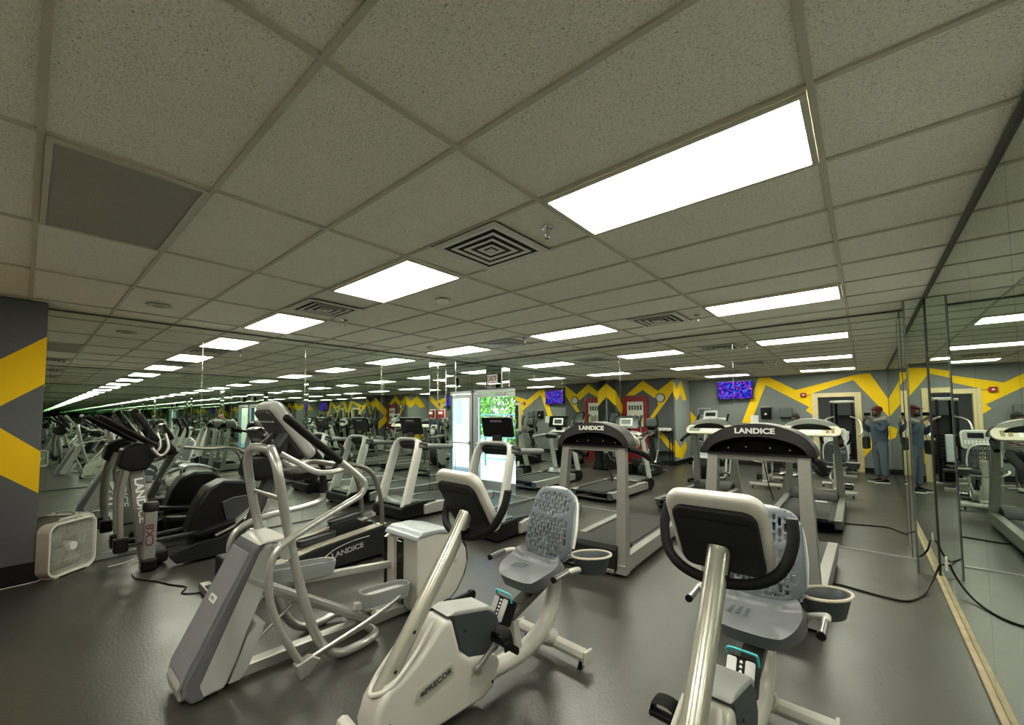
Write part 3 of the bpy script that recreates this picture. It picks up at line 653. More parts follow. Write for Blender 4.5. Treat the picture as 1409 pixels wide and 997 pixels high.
    for i in range(NX):
        for j in range(NY):
            u, v = (i+.5)/NX, (j+.5)/NY
            if not inside(u, v): continue
            a = abs(2*u-1); c = abs(2*v-1); hole = False
            if (a**4+c**4) < .58 and i % 2 == 0:
                q = (j+2*((i//2) % 2)) % 4
                hole = q < 3 and not (.60 < v < .645+.03*math.sin(u*9))
                if v < .25 and (i//2) % 3 == 0: hole = hole and q < 1
            if not hole: bm.faces.new((V[i, j], V[i+1, j], V[i+1, j+1], V[i, j+1]))
    for v_ in [v_ for v_ in bm.verts if not v_.link_faces]: bm.verts.remove(v_)
    mb = MB(); mb.bm.free(); mb.bm = bm
    bk = mb.build('backrest_mesh', GREYMESH, t, angle=60); s_ = bk.modifiers.new('s', 'SOLIDIFY'); s_.thickness = .010; s_.offset = 1
    rim = []
    for k in range(49):
        a = 2*math.pi*k/48; cu, cv = math.cos(a), math.sin(a); r = 1/((abs(cu)**4.5+abs(cv)**5.5)**(1/5))
        rim.append(bp_(min(1, max(0, .5+.5*cu*r*.985)), min(1, max(0, .5+.5*cv*r*.985)), .004))
    MB().tube(rim, .0125, 10, caps=False).build('backrest_rim', mat('mesh_rim', (.24, .27, .28), .45), bk)
    MB().tube([bp_(.02, .2, .03), bp_(0.0, .5, .034), bp_(.05, .85, .03), bp_(.3, .99, .03), bp_(.7, .99, .03), bp_(.95, .85, .03), bp_(1, .5, .034), bp_(.98, .2, .03)], .013, 10, smooth=4).build('back_shell_edge', WHITE, bk)
    # side handles
    for s in (-1, 1):
        hd = MB().tube([(s*.05, .00, .575), (s*.17, .01, .59), (s*.25, -.02, .625), (s*.285, -.09, .655), (s*.285, -.20, .665)], .0165, 14, smooth=5).build('side_handle', CREAM, t)
        MB().tube([(s*.285, -.18, .665), (s*.284, -.31, .652)], .0185, 14).build('hand_grip', mat('handle_grip_steel', (.28, .28, .27), .25, .8), hd)
        MB().lathe([(.019, -.012), (.019, 0)], (s*.284, -.312, .652), 'y', 14).build('end_cap', BLACK, hd)
    # bottle holder
    bh = MB(); n = 26; pts = rrect(.20, .26, .095, 6)
    bh = MB().lathe([(.075, 0), (.098, .11), (.100, .112), (.094, .108), (.071, .006), (.001, .004)], (0, 0, 0), seg=30)
    bh.xf(Matrix.Translation((.262, .11, .585)) @ Matrix.Rotation(R(-35), 4, 'Z') @ Matrix.Diagonal((.9, 1.35, 1, 1))).build('bottle_holder', SLATE, t, angle=50)
    MB().tube([Matrix.Translation((.262, .11, .698)) @ Matrix.Rotation(R(-35), 4, 'Z') @ Vector((.092*math.cos(a), .137*math.sin(a), 0)) for a in [2*math.pi*k/30 for k in range(31)]], .0085, 8, caps=False).build('holder_rim', mat('holder_rim_cream', (.50, .45, .37), .4), t)
    MB().bar((.04, .04, .62), (.19, .09, .665), .06, .025).build('holder_bracket', SLATE, t, bevel=.004)
    # cranks and pedals
    piv = Vector((0, -.765, .245)); L = .175
    for s in (-1, 1):
        a = R(crank if s > 0 else crank+180)
        e = piv+Vector((0, math.cos(a)*L, math.sin(a)*L)); x = s*.105
        c = MB().bar((x, piv.y, piv.z), (x+s*.012, e.y, e.z), .016, .030, up=(0, 1, .3)).lathe([(.024, -.012), (.024, .012)], (x, piv.y, piv.z), 'x', 18).build('crank_arm', STEEL, t, bevel=.003)
        px_ = x+s*.075
        pd = MB().prism([(-.065, -.016), (.065, -.016), (.072, .0), (.055, .022), (-.055, .022), (-.072, 0)], px_-.06, px_+.06, 'x').xf(Matrix.Translation((0, e.y, e.z)) @ Matrix.Rotation(R(-38), 4, 'X')).build('pedal', BLACK, t, bevel=.005)
        MB().tube([Vector((px_-.055, e.y-.02, e.z+.02)), Vector((px_-.04, e.y-.03, e.z+.085)), Vector((px_+.04, e.y-.03, e.z+.085)), Vector((px_+.055, e.y-.02, e.z+.0))], .016, 8, smooth=4, flat=(.3, 2.2)).build('toe_strap', RUBBER, pd)
    return t
recumbent_bike('cream recumbent bike at front centre, its lettered side cover facing the camera', (-1.70, 2.46, 0), -5, 38)
recumbent_bike('cream recumbent bike at front right, seen from behind its console', (-.455, 2.69, 0), -2.0, 315)

# ---- lettered treadmill: origin = floor under the front edge, +y towards the user
def lettered_treadmill(label, loc, rz):
    t = thing('treadmill', label, 'treadmill', loc, rz)
    MB().prism([(.00, .045), (-.02, .09), (-.02, .27), (.02, .305), (.34, .29), (.46, .20), (.46, .05)], -.335, .335).build('motor_cover', CHARC, t, bevel=.014, seg=3)
    MB().box((0, .012, .05), (.62, .06, .04)).build('front_skirt', STEEL, t, bevel=.004)
    for s in (-1, 1):
        MB().box((s*.30, .04, .03), (.05, .07, .06)).build('front_wheel', BLACK, t, bevel=.01)
        MB().prism([(.0, .03), (.0, .12), (.10, .205), (2.04, .205), (2.07, .19), (1.99, .06), (.3, .05)], s*.335 if s > 0 else s*.425, s*.425 if s > 0 else s*.335).build('side_rail', mat('treadmill_silver', (.25, .25, .23), .38, .4, .08, 30), t, bevel=.006)
        MB().box((s*.38, 1.1, .045), (.07, 1.7, .05)).build('rail_underside', BLACK, t)
        MB().box((s*.38, 1.85, .02), (.05, .06, .04)).build('rear_foot', BLACK, t, bevel=.004)
        # tapered upright
        p0, p1 = Vector((s*.375, .05, .03)), Vector((s*.335, .21, 1.30)); 
        up_ = MB(); bm = up_.bm; w0, d0, w1, d1 = .115, .11, .085, .085
        q = []
        for c, w, d in ((p0, w0, d0), (p1, w1, d1)):
            q.append([bm.verts.new(c+Vector((a*w/2, b*d/2, 0))) for a, b in ((-1, -1), (1, -1), (1, 1), (-1, 1))])
        bm.faces.new(q[0][::-1]); bm.faces.new(q[1])
        for k in range(4): bm.faces.new((q[0][k], q[0][(k+1) % 4], q[1][(k+1) % 4], q[1][k]))
        up_.build('upright', mat('treadmill_silver', (.25, .25, .23), .38, .4, .08, 30), t, bevel=.006)
    MB().box((0, 1.14, .165), (.665, 1.80, .035)).build('deck', BLACK, t, bevel=.004)
    MB().box((0, 1.16, .186), (.54, 1.78, .006)).build('running_belt', BELT, t)
    o_ = MB().box((.12, .62, .1905), (.16, .09, .001)).build('warning_label', PAPER, t)
    MB().lathe([(.03, -.33), (.03, .33)], (0, 2.03, .15), 'x', 18).build('rear_roller', BLACK, t)
    MB().box((0, .205, 1.272), (.76, .075, .052)).build('cross_beam', mat('treadmill_silver', (.25, .25, .23), .38, .4, .08, 30), t, bevel=.006)
    # console hood
    def arch(w, z0, h, n=22, p=2.0): return [(w*math.cos(math.pi*k/n), z0+h*abs(math.sin(math.pi*k/n))**(2/p)) for k in range(n+1)]
    out = arch(.425, 1.295, .262, p=2.1); inn = arch(.365, 1.297, .150, p=2.0)
    mb = MB(); bm = mb.bm; n = len(out)
    rows = []
    for pts, y in ((out, .38), (out, .15), (inn, .135), (inn, .24)):
        rows.append([bm.verts.new((x, y+(.03 if y < .2 else 0)*(1-abs(x)/.425), z)) for x, z in pts])
    for a, b in zip(rows, rows[1:]):
        for k in range(n-1): bm.faces.new((a[k], a[k+1], b[k+1], b[k]))
    bmesh.ops.recalc_face_normals(bm, faces=bm.faces)
    hood = mb.build('console_hood', mat('hood_black', (.009, .009, .0085), .45, 0, .1, 20, bump=.1, bscale=300, spec=.3), t, angle=50)
    MB().prism(inn, .235, .245, 'y').build('hood_recess', mat('recess_black', (.002, .002, .002), .9, spec=.05), hood)
    MB().box((0, .26, 1.298), (.83, .26, .012)).build('hood_floor', BLACK, hood, bevel=.003)
    M = frame_M((-.0, .150, 1.494), (1, 0, 0), (0, -.1, 1))
    text('lettering', 'LANDICE', .062, WHITEINK, M, hood, .003, .0025, 1.15, 1.02)
    for x in (-.22, -.08, .1, .24): MB().lathe([(.006, 0), (.005, .004)], (x, .232, 1.33+.03*(1-abs(x)*3)), 'y', 10).build('screw', STEEL, hood)
    # user side
    MB().prism(arch(.425, 1.30, .262, p=2.1), .38, .40, 'y').build('hood_face', SILVER, hood, bevel=.006)
    cM = frame_M((0, .47, 1.345), (-1, 0, 0), (0, -.72, .69))
    cp = MB().prism(rrect(.84, .235, .10, 7), -.02, .012, 'z').xf(cM).build('control_panel', mat('panel_cream', (.58, .54, .43), .4), t, bevel=.008)
    MB().prism(rrect(.30, .15, .012, 3, -.02, .0), .012, .015, 'z').xf(cM).build('instruction_card', PAPER, cp)
    MB().prism(rrect(.20, .12, .012, 3, .26, .0), .012, .016, 'z').xf(cM).build('display', mat('lcd_grey', (.18, .20, .18), .3), cp)
    kb = MB()
    for a in range(4): kb.prism(rrect(.045, .022, .006, 2, -.24, -.045+.03*a), .012, .017, 'z'); kb.prism(rrect(.045, .022, .006, 2, -.31, -.045+.03*a), .012, .017, 'z')
    kb.xf(cM).build('key_row', mat('key_brown', (.3, .22, .12), .5), cp)
    MB().prism(arch(.30, 1.36, .11), .39, .47, 'y').build('reading_rest', BLACK, t, bevel=.01)
    for s in (-1, 1):
        MB().tube([(s*.37, .26, 1.27), (s*.40, .42, 1.24), (s*.415, .62, 1.19), (s*.415, .78, 1.13)], [.026, .03, .033, .03], 12, smooth=4).build('handrail', RUBBER, t)
    cord = MB().tube([(0, .50, 1.24), (.02, .58, 1.02), (.06, .56, .86), (.03, .53, 1.0)], .004, 6, smooth=4).build('safety_cord', BLACK, t)
    return t
lettered_treadmill('grey treadmill with white lettering on its dark hood, left of the two', (-2.285, 3.98, 0), 2.5)
lettered_treadmill('grey treadmill with white lettering on its dark hood, behind the right recumbent bike', (-.715, 3.93, 0), -.5)

# ---- arched treadmill with a tablet console
def arched_treadmill(label, loc, rz, first=[None]):
    if first[0]: return dup(first[0], loc, rz, label)
    t = thing('treadmill', label, 'treadmill', loc, rz, 'arched treadmills by the exit door'); first[0] = t
    MB().prism([(0, .03), (-.02, .10), (0, .20), (.08, .25), (.34, .265), (.62, .20), (.64, .04)], -.405, .405).build('motor_cover', BLACK, t, bevel=.03, seg=4)
    MB().prism([(.03, .245), (.10, .268), (.34, .283), (.60, .215), (.58, .20), (.34, .262), (.10, .25)], -.36, .36).build('cover_top', mat('smoky_cover', (.10, .115, .11), .25, 0, .05, 10), t, bevel=.006)
    for s in (-1, 1):
        MB().prism([(.42, .05), (.42, .20), (.60, .225), (2.04, .195), (2.06, .17), (2.03, .07), (1.9, .05)], s*.335 if s > 0 else s*.445, s*.445 if s > 0 else s*.335).build('side_shroud', SILVER, t, bevel=.02, seg=3)
        MB().box((s*.365, 1.30, .206), (.07, 1.30, .012), Euler((R(-1), 0, 0))).build('foot_rail', CHARC, t, bevel=.003)
        MB().prism([(.26, .25), (.30, .235), (.62, .222), (.72, .21), (.66, .245), (.42, .262)], s*.30 if s > 0 else s*.40, s*.40 if s > 0 else s*.30).build('rail_end', BLACK, t, bevel=.01)
        MB().box((s*.39, 2.045, .12), (.10, .07, .13)).build('rear_cap', GREYMESH, t, bevel=.008)
        MB().box((s*.33, .06, .02), (.06, .08, .045)).build('wheel', BLACK, t, bevel=.01)
        MB().box((s*.35, 1.9, .025), (.05, .06, .05)).build('rear_foot', BLACK, t, bevel=.005)
    MB().box((0, 1.30, .165), (.67, 1.46, .04)).build('deck', BLACK, t, bevel=.004)
    MB().box((0, 1.30, .188), (.54, 1.46, .006)).build('running_belt', BELT, t)
    MB().lathe([(.032, -.34), (.032, .34)], (0, 2.03, .15), 'x', 18).build('rear_roller', BLACK, t)
    MB().box((0, 2.06, .07), (.62, .015, .03)).build('rear_plate', STEEL, t)
    p = [(-.345, .10, .19), (-.335, .20, .50), (-.325, .32, .90), (-.31, .385, 1.11), (-.27, .42, 1.20), (-.19, .435, 1.24), (0, .44, 1.245), (.19, .435, 1.24), (.27, .42, 1.20), (.31, .385, 1.11), (.325, .32, .90), (.335, .20, .50), (.345, .10, .19)]
    MB().tube(p, [.095, .092, .085, .08, .075, .072, .07, .072, .075, .08, .085, .092, .095], 16, smooth=4, flat=(.38, 1)).build('arch_frame', mat('arch_white_silver', (.62, .62, .58), .4, .2, .05, 20), t, angle=60)
    MB().prism([(.40, 1.165), (.42, 1.20), (.52, 1.21), (.68, 1.16), (.70, 1.10), (.62, 1.06), (.48, 1.08)], -.27, .27).build('console_base', BLACK, t, bevel=.025, seg=3)
    M = frame_M((0, .47, 1.475), (-1, 0, 0), (0, -.20, .98))
    tb = MB().prism(rrect(.56, .29, .025, 4), -.02, .02, 'z').xf(M).build('tablet_console', GLOSSB, t, bevel=.008, seg=3)
    MB().prism(rrect(.22, .03, .01, 3, 0, .09), -.024, -.018, 'z').xf(M).build('rear_slot', mat('slot_grey', (.2, .2, .2), .3, .5), tb)
    MB().prism(rrect(.30, .17, .02, 4, 0, -.0), .02, .024, 'z').xf(M).build('display_surround', WHITE, tb); MB().prism(rrect(.22, .11, .008, 3, 0, 0), .024, .026, 'z').xf(M).build('display', mat('display_dark', (.05, .06, .06), .15), tb)
    MB().bar((0, .45, 1.22), (0, .47, 1.36), .16, .04, up=(0, 1, 0)).build('console_neck', BLACK, t, bevel=.006)
    for s in (-1, 1):
        h = MB().tube([(s*.32, .38, 1.15), (s*.36, .60, 1.135), (s*.365, 1.02, 1.11), (s*.365, 1.06, 1.105)], [.035, .044, .042, .03], 14, smooth=3).build('handrail', mat('rail_grey', (.16, .17, .165), .4, .2), t)
        MB().tube([(s*.31, .40, 1.17), (s*.345, .52, 1.15)], [.045, .052], 14).build('rail_sleeve', BLACK, h)
    MB().tube([(.1, .66, 1.04), (.11, .68, .90), (.1, .66, .80)], .007, 8, smooth=3).build('safety_key', BLACK, t)
    return t
arched_treadmill('white arched treadmill with a black tablet console, in front of the exit door', (-3.98, 4.00, 0), 1)
arched_treadmill('white arched treadmill with a black tablet console, nearest the left mirror wall', (-5.86, 3.88, 0), 0)

# ---- big elliptical in the foreground: built about (-2.95, 1.6)
t = thing('elliptical_trainer', 'large silver elliptical trainer in the left foreground with tall grey front tower', 'elliptical trainer', (-2.95, 1.60, 0), 0)
OX, OY = 2.95, -1.60
def W(*p): return [(x+OX, y+OY, z) for x, y, z in p]
def Yz(*p): return [(y+OY, z) for y, z in p]
x0, x1 = -3.27+OX, -2.93+OX
tw = MB().prism(Yz((.70, .02), (.66, .07), (.67, .14), (1.0, .80), (1.03, .82), (1.11, .83), (1.14, .80), (1.12, .70), (1.065, .56), (.965, .34), (.90, .15), (.84, .03)), x0+.012, x1).build('tower_shell', GREYPLA, t, bevel=.018, seg=3)
MB().prism(Yz((.675, .02), (.635, .07), (.645, .15), (.975, .80), (1.01, .83), (1.05, .82), (1.01, .775), (.715, .10), (.74, .02)), x0-.012, x1+.006).build('tower_front_panel', TOWERD, tw, bevel=.012, seg=3)
MB().prism(Yz((.626, .10), (.640, .17), (.955, .785), (.975, .77), (.67, .12)), x0+.012, x1-.035).build('tower_face', TOWERG, tw, bevel=.006)
MB().prism(Yz((.632, .02), (.615, .10), (.635, .14), (.66, .11), (.70, .03)), x0+.03, x1-.06).build('kick_plate', GREYPLA, tw, bevel=.012, seg=3)
M = frame_M((-3.10+OX, .812+OY, .515), (1, 0, 0), (0, .43, .90))
MB().prism(rrect(.105, .040, .004, 2), .0, .006, 'z').xf(M).build('badge', PAPER, tw); text('badge_lettering', 'EFX', .027, DARKINK, M @ Matrix.Translation((0, 0, .0068)), tw, .0006, .0004, 1.3)
MB().prism(Yz((1.0, .825), (1.05, .845), (1.16, .85), (1.21, .82), (1.19, .805), (1.13, .828), (1.05, .825)), x0-.01, x1+.01).build('tower_cap', CREAM, tw, bevel=.008, seg=3)
MB().prism(Yz((.86, .03), (.96, .28), (1.02, .33), (1.07, .32), (1.02, .20), (.97, .08), (.93, .03)), x0+.10, x1-.02).build('tower_rear_fin', GREYPLA, tw, bevel=.01)
MB().bar(*W((-3.03, .85, .055), (-2.95, 2.35, .055)), .085, .07).build('base_rail', STEEL, t, bevel=.008)
MB().bar(*W((-3.30, 2.42, .05), (-2.62, 2.42, .05)), .07, .06).build('rear_stabilizer', CHARC, t, bevel=.008)
for x in (-3.26, -2.70): MB().lathe([(.02, -.022), (.045, -.018), (.045, .018), (.02, .022)], (x+OX, 2.66+OY, .05), 'x', 20).build('transport_wheel', BLACK, t)
MB().bar(*W((-3.26, 2.40, .06), (-3.26, 2.66, .06)), .03, .05).bar(*W((-2.70, 2.40, .06), (-2.70, 2.66, .06)), .03, .05).build('wheel_bracket', CHARC, t, bevel=.004)
# rear drum housing
dp = [(2.13, .05), (2.11, .12), (2.11, .64), (2.14, .66), (2.33, .66), (2.47, .625), (2.58, .56), (2.65, .45), (2.665, .33), (2.62, .22), (2.54, .12), (2.44, .05)]
dh = MB().prism(Yz(*dp), -3.06+OX, -2.75+OX).build('drum_housing', CREAM, t, bevel=.014, seg=3)
MB().prism(Yz((2.105, .045), (2.09, .12), (2.09, .62), (2.16, .62), (2.16, .045)), -3.15+OX, -3.045+OX).build('housing_front_strip', CREAM, dh, bevel=.01)
for xa, xb in ((-3.185, -3.155), (-3.0, -2.935)): MB().prism(Yz((2.10, .09), (2.085, .12), (2.085, .60), (2.12, .62), (2.12, .09)), xa+OX, xb+OX).build('slot', GLOSSB, dh)
MB().prism(Yz((2.14, .66), (2.30, .645), (2.46, .60), (2.58, .53), (2.64, .45), (2.66, .33), (2.62, .22), (2.54, .12), (2.44, .05), (2.14, .05)), -3.17+OX, -3.065+OX).build('housing_far_side', GREYPLA, dh, bevel=.012)
MB().prism(Yz((2.085, .63), (2.10, .665), (2.16, .695), (2.34, .69), (2.50, .65), (2.58, .60), (2.56, .585), (2.46, .62), (2.32, .655), (2.13, .65)), -3.19+OX, -2.735+OX).build('housing_cap', mat('cap_blue_grey', (.30, .33, .35), .35, 0, .06, 10, coat=.2), dh, bevel=.016, seg=3)
MB().prism(Yz((2.16, .03), (2.44, .03), (2.56, .11), (2.65, .22), (2.69, .34), (2.67, .47), (2.60, .585), (2.645, .47), (2.66, .34), (2.62, .22), (2.53, .12), (2.42, .055)), -3.12+OX, -2.77+OX).build('drum_edge', CHARC, dh)
text('lettering', 'PRECOR', .05, GREYINK, frame_M((-2.748+OX, 2.45+OY, .36), (0, 1, .10), (0, -.1, 1)), dh, .001, .001, 1.1)
MB().tube(W((-2.747, 2.38, .32), (-2.747, 2.46, .335), (-2.747, 2.54, .36)), .004, 6).build('swoosh', GREYINK, dh)
# foot arms + pedals
def pedal(xc, y0_, y1_, z, tilt, w=.155):
    L = y1_-y0_; pts = rrect(w, L, w*.46, 6)
    mb = MB(); bm = mb.bm; n = len(pts)
    rows = [[bm.verts.new((x*s_, y*(s_+(1-s_)*.5), zz)) for x, y in pts] for s_, zz in ((.62, -.065), (.93, -.055), (1.0, .035), (.98, .042), (.88, .040), (.84, .008))]
    for a, b in zip(rows, rows[1:]):
        for k in range(n): bm.faces.new((a[k], a[(k+1) % n], b[(k+1) % n], b[k]))
    bm.faces.new(rows[0][::-1]); bm.faces.new(rows[-1]); bmesh.ops.recalc_face_normals(bm, faces=bm.faces)
    mb.xf(Matrix.Translation((xc+OX, (y0_+y1_)/2+OY, z)) @ Matrix.Rotation(R(tilt), 4, 'X'))
    return mb.build('pedal', mat('pedal_grey', (.20, .21, .21), .5, 0, .06, 15), t, angle=35)
pdr = pedal(-2.84, 1.66, 2.08, .285, -4); pdl = pedal(-3.17, 1.10, 1.63, .52, -6)
MB().prism(rrect(.09, .28, .035, 4), .0, .003, 'z').xf(Matrix.Translation((-2.84+OX, 1.87+OY, .296)) @ Matrix.Rotation(R(-4), 4, 'X')).build('tread_mat', GREYPLA, pdr)
MB().bar(*W((-2.84, 1.62, .26), (-2.86, 2.15, .25)), .05, .05).build('foot_arm', SILVER, t, bevel=.005)
MB().bar(*W((-3.17, 1.15, .47), (-3.10, 2.13, .38)), .05, .05).build('foot_arm', SILVER, t, bevel=.005)
# incline ramp beams
MB().bar(*W((-2.99, .95, .60), (-2.90, 1.74, .115)), .10, .035).build('ramp_beam', STEEL, t, bevel=.005)
for s in (-.05, .05): MB().bar(*W((-2.99+s, .95, .63), (-2.90+s, 1.74, .14)), .022, .03).build('ramp_track', SILVER, t, bevel=.003)
MB().bar(*W((-3.12, .98, .58), (-3.06, 1.74, .11)), .09, .03).build('ramp_beam', STEEL, t, bevel=.005)
MB().box((-2.93+OX, 1.74+OY, .13), (.14, .07, .07)).build('roller_bracket', CHARC, t, bevel=.006)
MB().lathe([(.022, -.08), (.022, .08)], (-2.93+OX, 1.78+OY, .16), 'x', 16).build('roller', CHROME, t)
MB().tube(W((-2.97, .98, .20), (-3.02, 1.35, .42)), .012, 10).build('lift_strut', STEEL, t)
# fixed side frames: one continuous bent tube each side
ft = [(-3.00, 1.10, 1.42), (-2.86, 1.04, 1.43), (-2.775, 1.035, 1.36), (-2.75, 1.05, 1.25), (-2.75, 1.10, .97), (-2.75, 1.18, .60), (-2.75, 1.28, .26), (-2.75, 1.37, .10), (-2.75, 1.47, .035), (-2.75, 1.60, .03), (-2.75, 1.70, .045), (-2.80, 1.76, .05), (-2.90, 1.76, .05)]
MB().tube(W(*ft), .029, 16, smooth=5).build('side_frame_tube', SILVER, t)
MB().tube(W(*[(-6.04-x, y, z) for x, y, z in ft]), .029, 16, smooth=5).build('side_frame_tube', SILVER, t)
MB().tube(W((-2.75, 1.085, 1.12), (-3.29, 1.085, 1.12)), .014, 10).build('cross_tube', STEEL, t)
# swinging handlebars
ar = [(-2.70, 1.07, 1.63), (-2.70, 1.23, 1.49), (-2.70, 1.42, 1.335), (-2.70, 1.55, 1.225), (-2.70, 1.605, 1.16), (-2.70, 1.575, 1.09), (-2.70, 1.45, 1.035), (-2.70, 1.28, .965), (-2.70, 1.08, .875), (-2.70, 1.005, .80), (-2.70, .985, .70), (-2.70, .995, .55), (-2.70, 1.04, .40), (-2.70, 1.12, .22), (-2.70, 1.19, .10)]
al_ = [(-3.36, 1.30, 1.62), (-3.36, 1.42, 1.50), (-3.36, 1.54, 1.36), (-3.36, 1.60, 1.27), (-3.36, 1.62, 1.16), (-3.36, 1.62, 1.02), (-3.36, 1.60, .96), (-3.36, 1.45, .93), (-3.36, 1.22, .91), (-3.36, 1.05, .87), (-3.36, .98, .80), (-3.36, .97, .68), (-3.36, 1.02, .46), (-3.36, 1.12, .28)]
for nm, P, gi in (('near', ar, 2), ('far', al_, 5)):
    h = MB().tube(W(*P[gi:]), .0215, 14, smooth=4).build('swing_handlebar', SILVER, t)
    MB().tube(W(*P[:gi+1]), .026, 14, smooth=3).build('foam_grip', RUBBER, h)
    MB().ball(W(P[0])[0], .027).build('grip_end', BLACK, h)
MB().lathe([(.045, -.05), (.045, .05)], (-2.78+OX, 1.10+OY, .80), 'x', 22).lathe([(.045, -.05), (.045, .05)], (-3.30+OX, 1.10+OY, .80), 'x', 22).tube(W((-2.75, 1.1, .8), (-3.3, 1.1, .8)), .022, 12).build('pivot_axle', SILVER, t)
MB().tube(W((-2.70, 1.19, .11), (-2.72, 1.60, .175), (-2.75, 1.85, .225), (-2.79, 2.0, .255)), .015, 12, smooth=3).tube(W((-2.72, 1.19, .09), (-2.74, 1.60, .145), (-2.77, 1.88, .205)), .010, 10, smooth=3).build('connecting_rod', STEEL, t)
MB().tube(W((-3.36, 1.12, .28), (-3.30, 1.30, .42), (-3.25, 1.45, .50)), .015, 12, smooth=3).build('connecting_rod', STEEL, t)
MB().prism(Yz((1.14, .12), (1.24, .14), (1.30, .10), (1.22, .03), (1.17, .02)), -2.73+OX, -2.67+OX).build('rod_joint', SILVER, t, bevel=.01)
# neck + console
MB().tube(W((-3.02, 1.12, 1.36), (-3.02, 1.15, 1.44), (-3.02, 1.18, 1.50)), [.055, .05, .045], 14, smooth=3, flat=(1.6, .8)).build('console_neck', DGREY, t)
cM = frame_M((-3.10+OX, 1.215+OY, 1.54), (-1, .05, 0), (0, -.58, .81))
con = MB().prism(rrect(.35, .47, .065, 7), -.035, .045, 'z').xf(cM).build('console_shell', GREYPLA, t, bevel=.026, seg=4)
MB().prism(rrect(.30, .42, .05, 6), -.065, -.025, 'z').xf(cM).build('console_back', DGREY, con, bevel=.02, seg=3)
MB().prism([(-.16, .125), (.16, .125), (.16, .131), (-.16, .131)], -.070, -.062, 'z').xf(cM).build('back_ridge', GREYPLA, con)
MB().prism(rrect(.33, .41, .05, 6), .045, .052, 'z').xf(cM).build('console_face', mat('console_face_grey', (.25, .27, .27), .35), con)
MB().prism(rrect(.24, .12, .01, 3, 0, .08), .052, .056, 'z').xf(cM).build('display', GLOSSB, con)
for xa, xb in ((-2.90, -2.95), (-3.14, -3.12)): MB().bar(*W((xa, 1.07, 1.44), (xb, 1.15, 1.52)), .06, .03).build('neck_bracket', DGREY, t, bevel=.006)
# fixed loop handles and bottle holder
lp = MB().tube(W((-2.87, 1.10, 1.40), (-2.82, 1.20, 1.33), (-2.76, 1.28, 1.275), (-2.72, 1.36, 1.265), (-2.72, 1.46, 1.28), (-2.80, 1.50, 1.29), (-3.0, 1.50, 1.29), (-3.22, 1.50, 1.29), (-3.30, 1.46, 1.28), (-3.28, 1.34, 1.265), (-3.20, 1.22, 1.33), (-3.14, 1.10, 1.40)), .018, 12, smooth=5).build('fixed_handle', SILVER, t)
MB().tube(W((-2.80, 1.36, 1.245), (-2.80, 1.44, 1.30), (-2.80, 1.49, 1.40), (-2.82, 1.47, 1.44)), .012, 10, smooth=4).build('sensor_grip', CHARC, lp)
MB().lathe([(.045, -.10), (.06, 0), (.056, 0), (.04, -.095)], (-3.0+OX, 1.36+OY, 1.27), 'z', 24).build('bottle_holder', BLACK, t, angle=50)
MB().box((-3.0+OX, 1.25+OY, 1.24), (.26, .13, .06)).build('accessory_tray', BLACK, t, bevel=.015)

# ---- low lettered elliptical with curved rear handrails, between the big elliptical and the left mirrors
t = thing('elliptical_trainer', 'low dark elliptical with silver lettering on its side housing and curved rear rails', 'elliptical trainer', (-4.55, 2.0, 0), 0)
def hous(s):
    x0, x1 = (.13, .255) if s > 0 else (-.255, -.13)
    sh = MB().prism([(-.45, .03), (-.50, .12), (-.42, .19), (.0, .275), (.45, .33), (.80, .36), (.90, .33), (.945, .24), (.93, .13), (.86, .04)], x0, x1).build('side_housing', CHARC, t, bevel=.016, seg=3)
    MB().bar((s*.193, -.42, .205), (s*.193, .02, .290), .125, .014).bar((s*.193, .0, .288), (s*.193, .80, .372), .125, .014).build('housing_top_rail', mat('rail_champagne', (.30, .28, .22), .4, .4), sh, bevel=.004)
    MB().tube([(s*.225, .80, .36), (s*.225, .80, .50), (s*.225, .775, .70), (s*.22, .71, .90), (s*.215, .62, 1.02), (s*.21, .48, 1.085), (s*.20, .34, 1.095), (s*.17, .1, 1.09), (s*.10, -.25, 1.14)], [.026]*9, 14, smooth=5).build('side_rail', mat('bronze_rail', (.14, .135, .115), .35, .5, .08, 20), t)
    MB().box((s*.20, .80, .375), (.09, .10, .012)).build('rail_foot', STEEL, t, bevel=.003)
    return sh
hr = hous(1); hl = hous(-1)
M = frame_M((.2575, .36, .185), (0, .985, .10), (0, -.1, .99))
text('lettering', 'LANDICE', .075, GREYINK, M, hr, .002, .0015, 1.2)
MB().tube([(.2575, .10, .175), (.2575, .22, .235), (.2575, .42, .275), (.2575, .62, .285)], .004, 6, smooth=4).build('swoosh', GREYINK, hr)
MB().box((0, .0, .06), (.24, 1.7, .05)).build('base_frame', BLACK, t, bevel=.006)
MB().box((0, .84, .04), (.56, .08, .06)).box((0, -.82, .04), (.52, .09, .07)).build('floor_bars', STEEL, t, bevel=.012)
def pd2(x, y, z, tl):
    p = MB().prism(rrect(.13, .40, .055, 5), -.022, .022, 'z').xf(Matrix.Translation((x, y, z)) @ Matrix.Rotation(R(tl), 4, 'X')).build('pedal', DGREY, t, bevel=.01)
    MB().tube([Matrix.Translation((x, y, z)) @ Matrix.Rotation(R(tl), 4, 'X') @ Vector((a, b, .028)) for a, b in rrect(.13, .40, .055, 5)]+[Matrix.Translation((x, y, z)) @ Matrix.Rotation(R(tl), 4, 'X') @ Vector((.065, .145, .028))], .008, 8).build('pedal_rim', CHARC, p)
pd2(-.07, .50, .445, 7); pd2(.07, .10, .33, 4)
MB().prism([(.28, .27), (.30, .40), (.62, .43), (.68, .40), (.66, .28)], -.125, -.01).build('pedal_carriage', CHARC, t, bevel=.01)
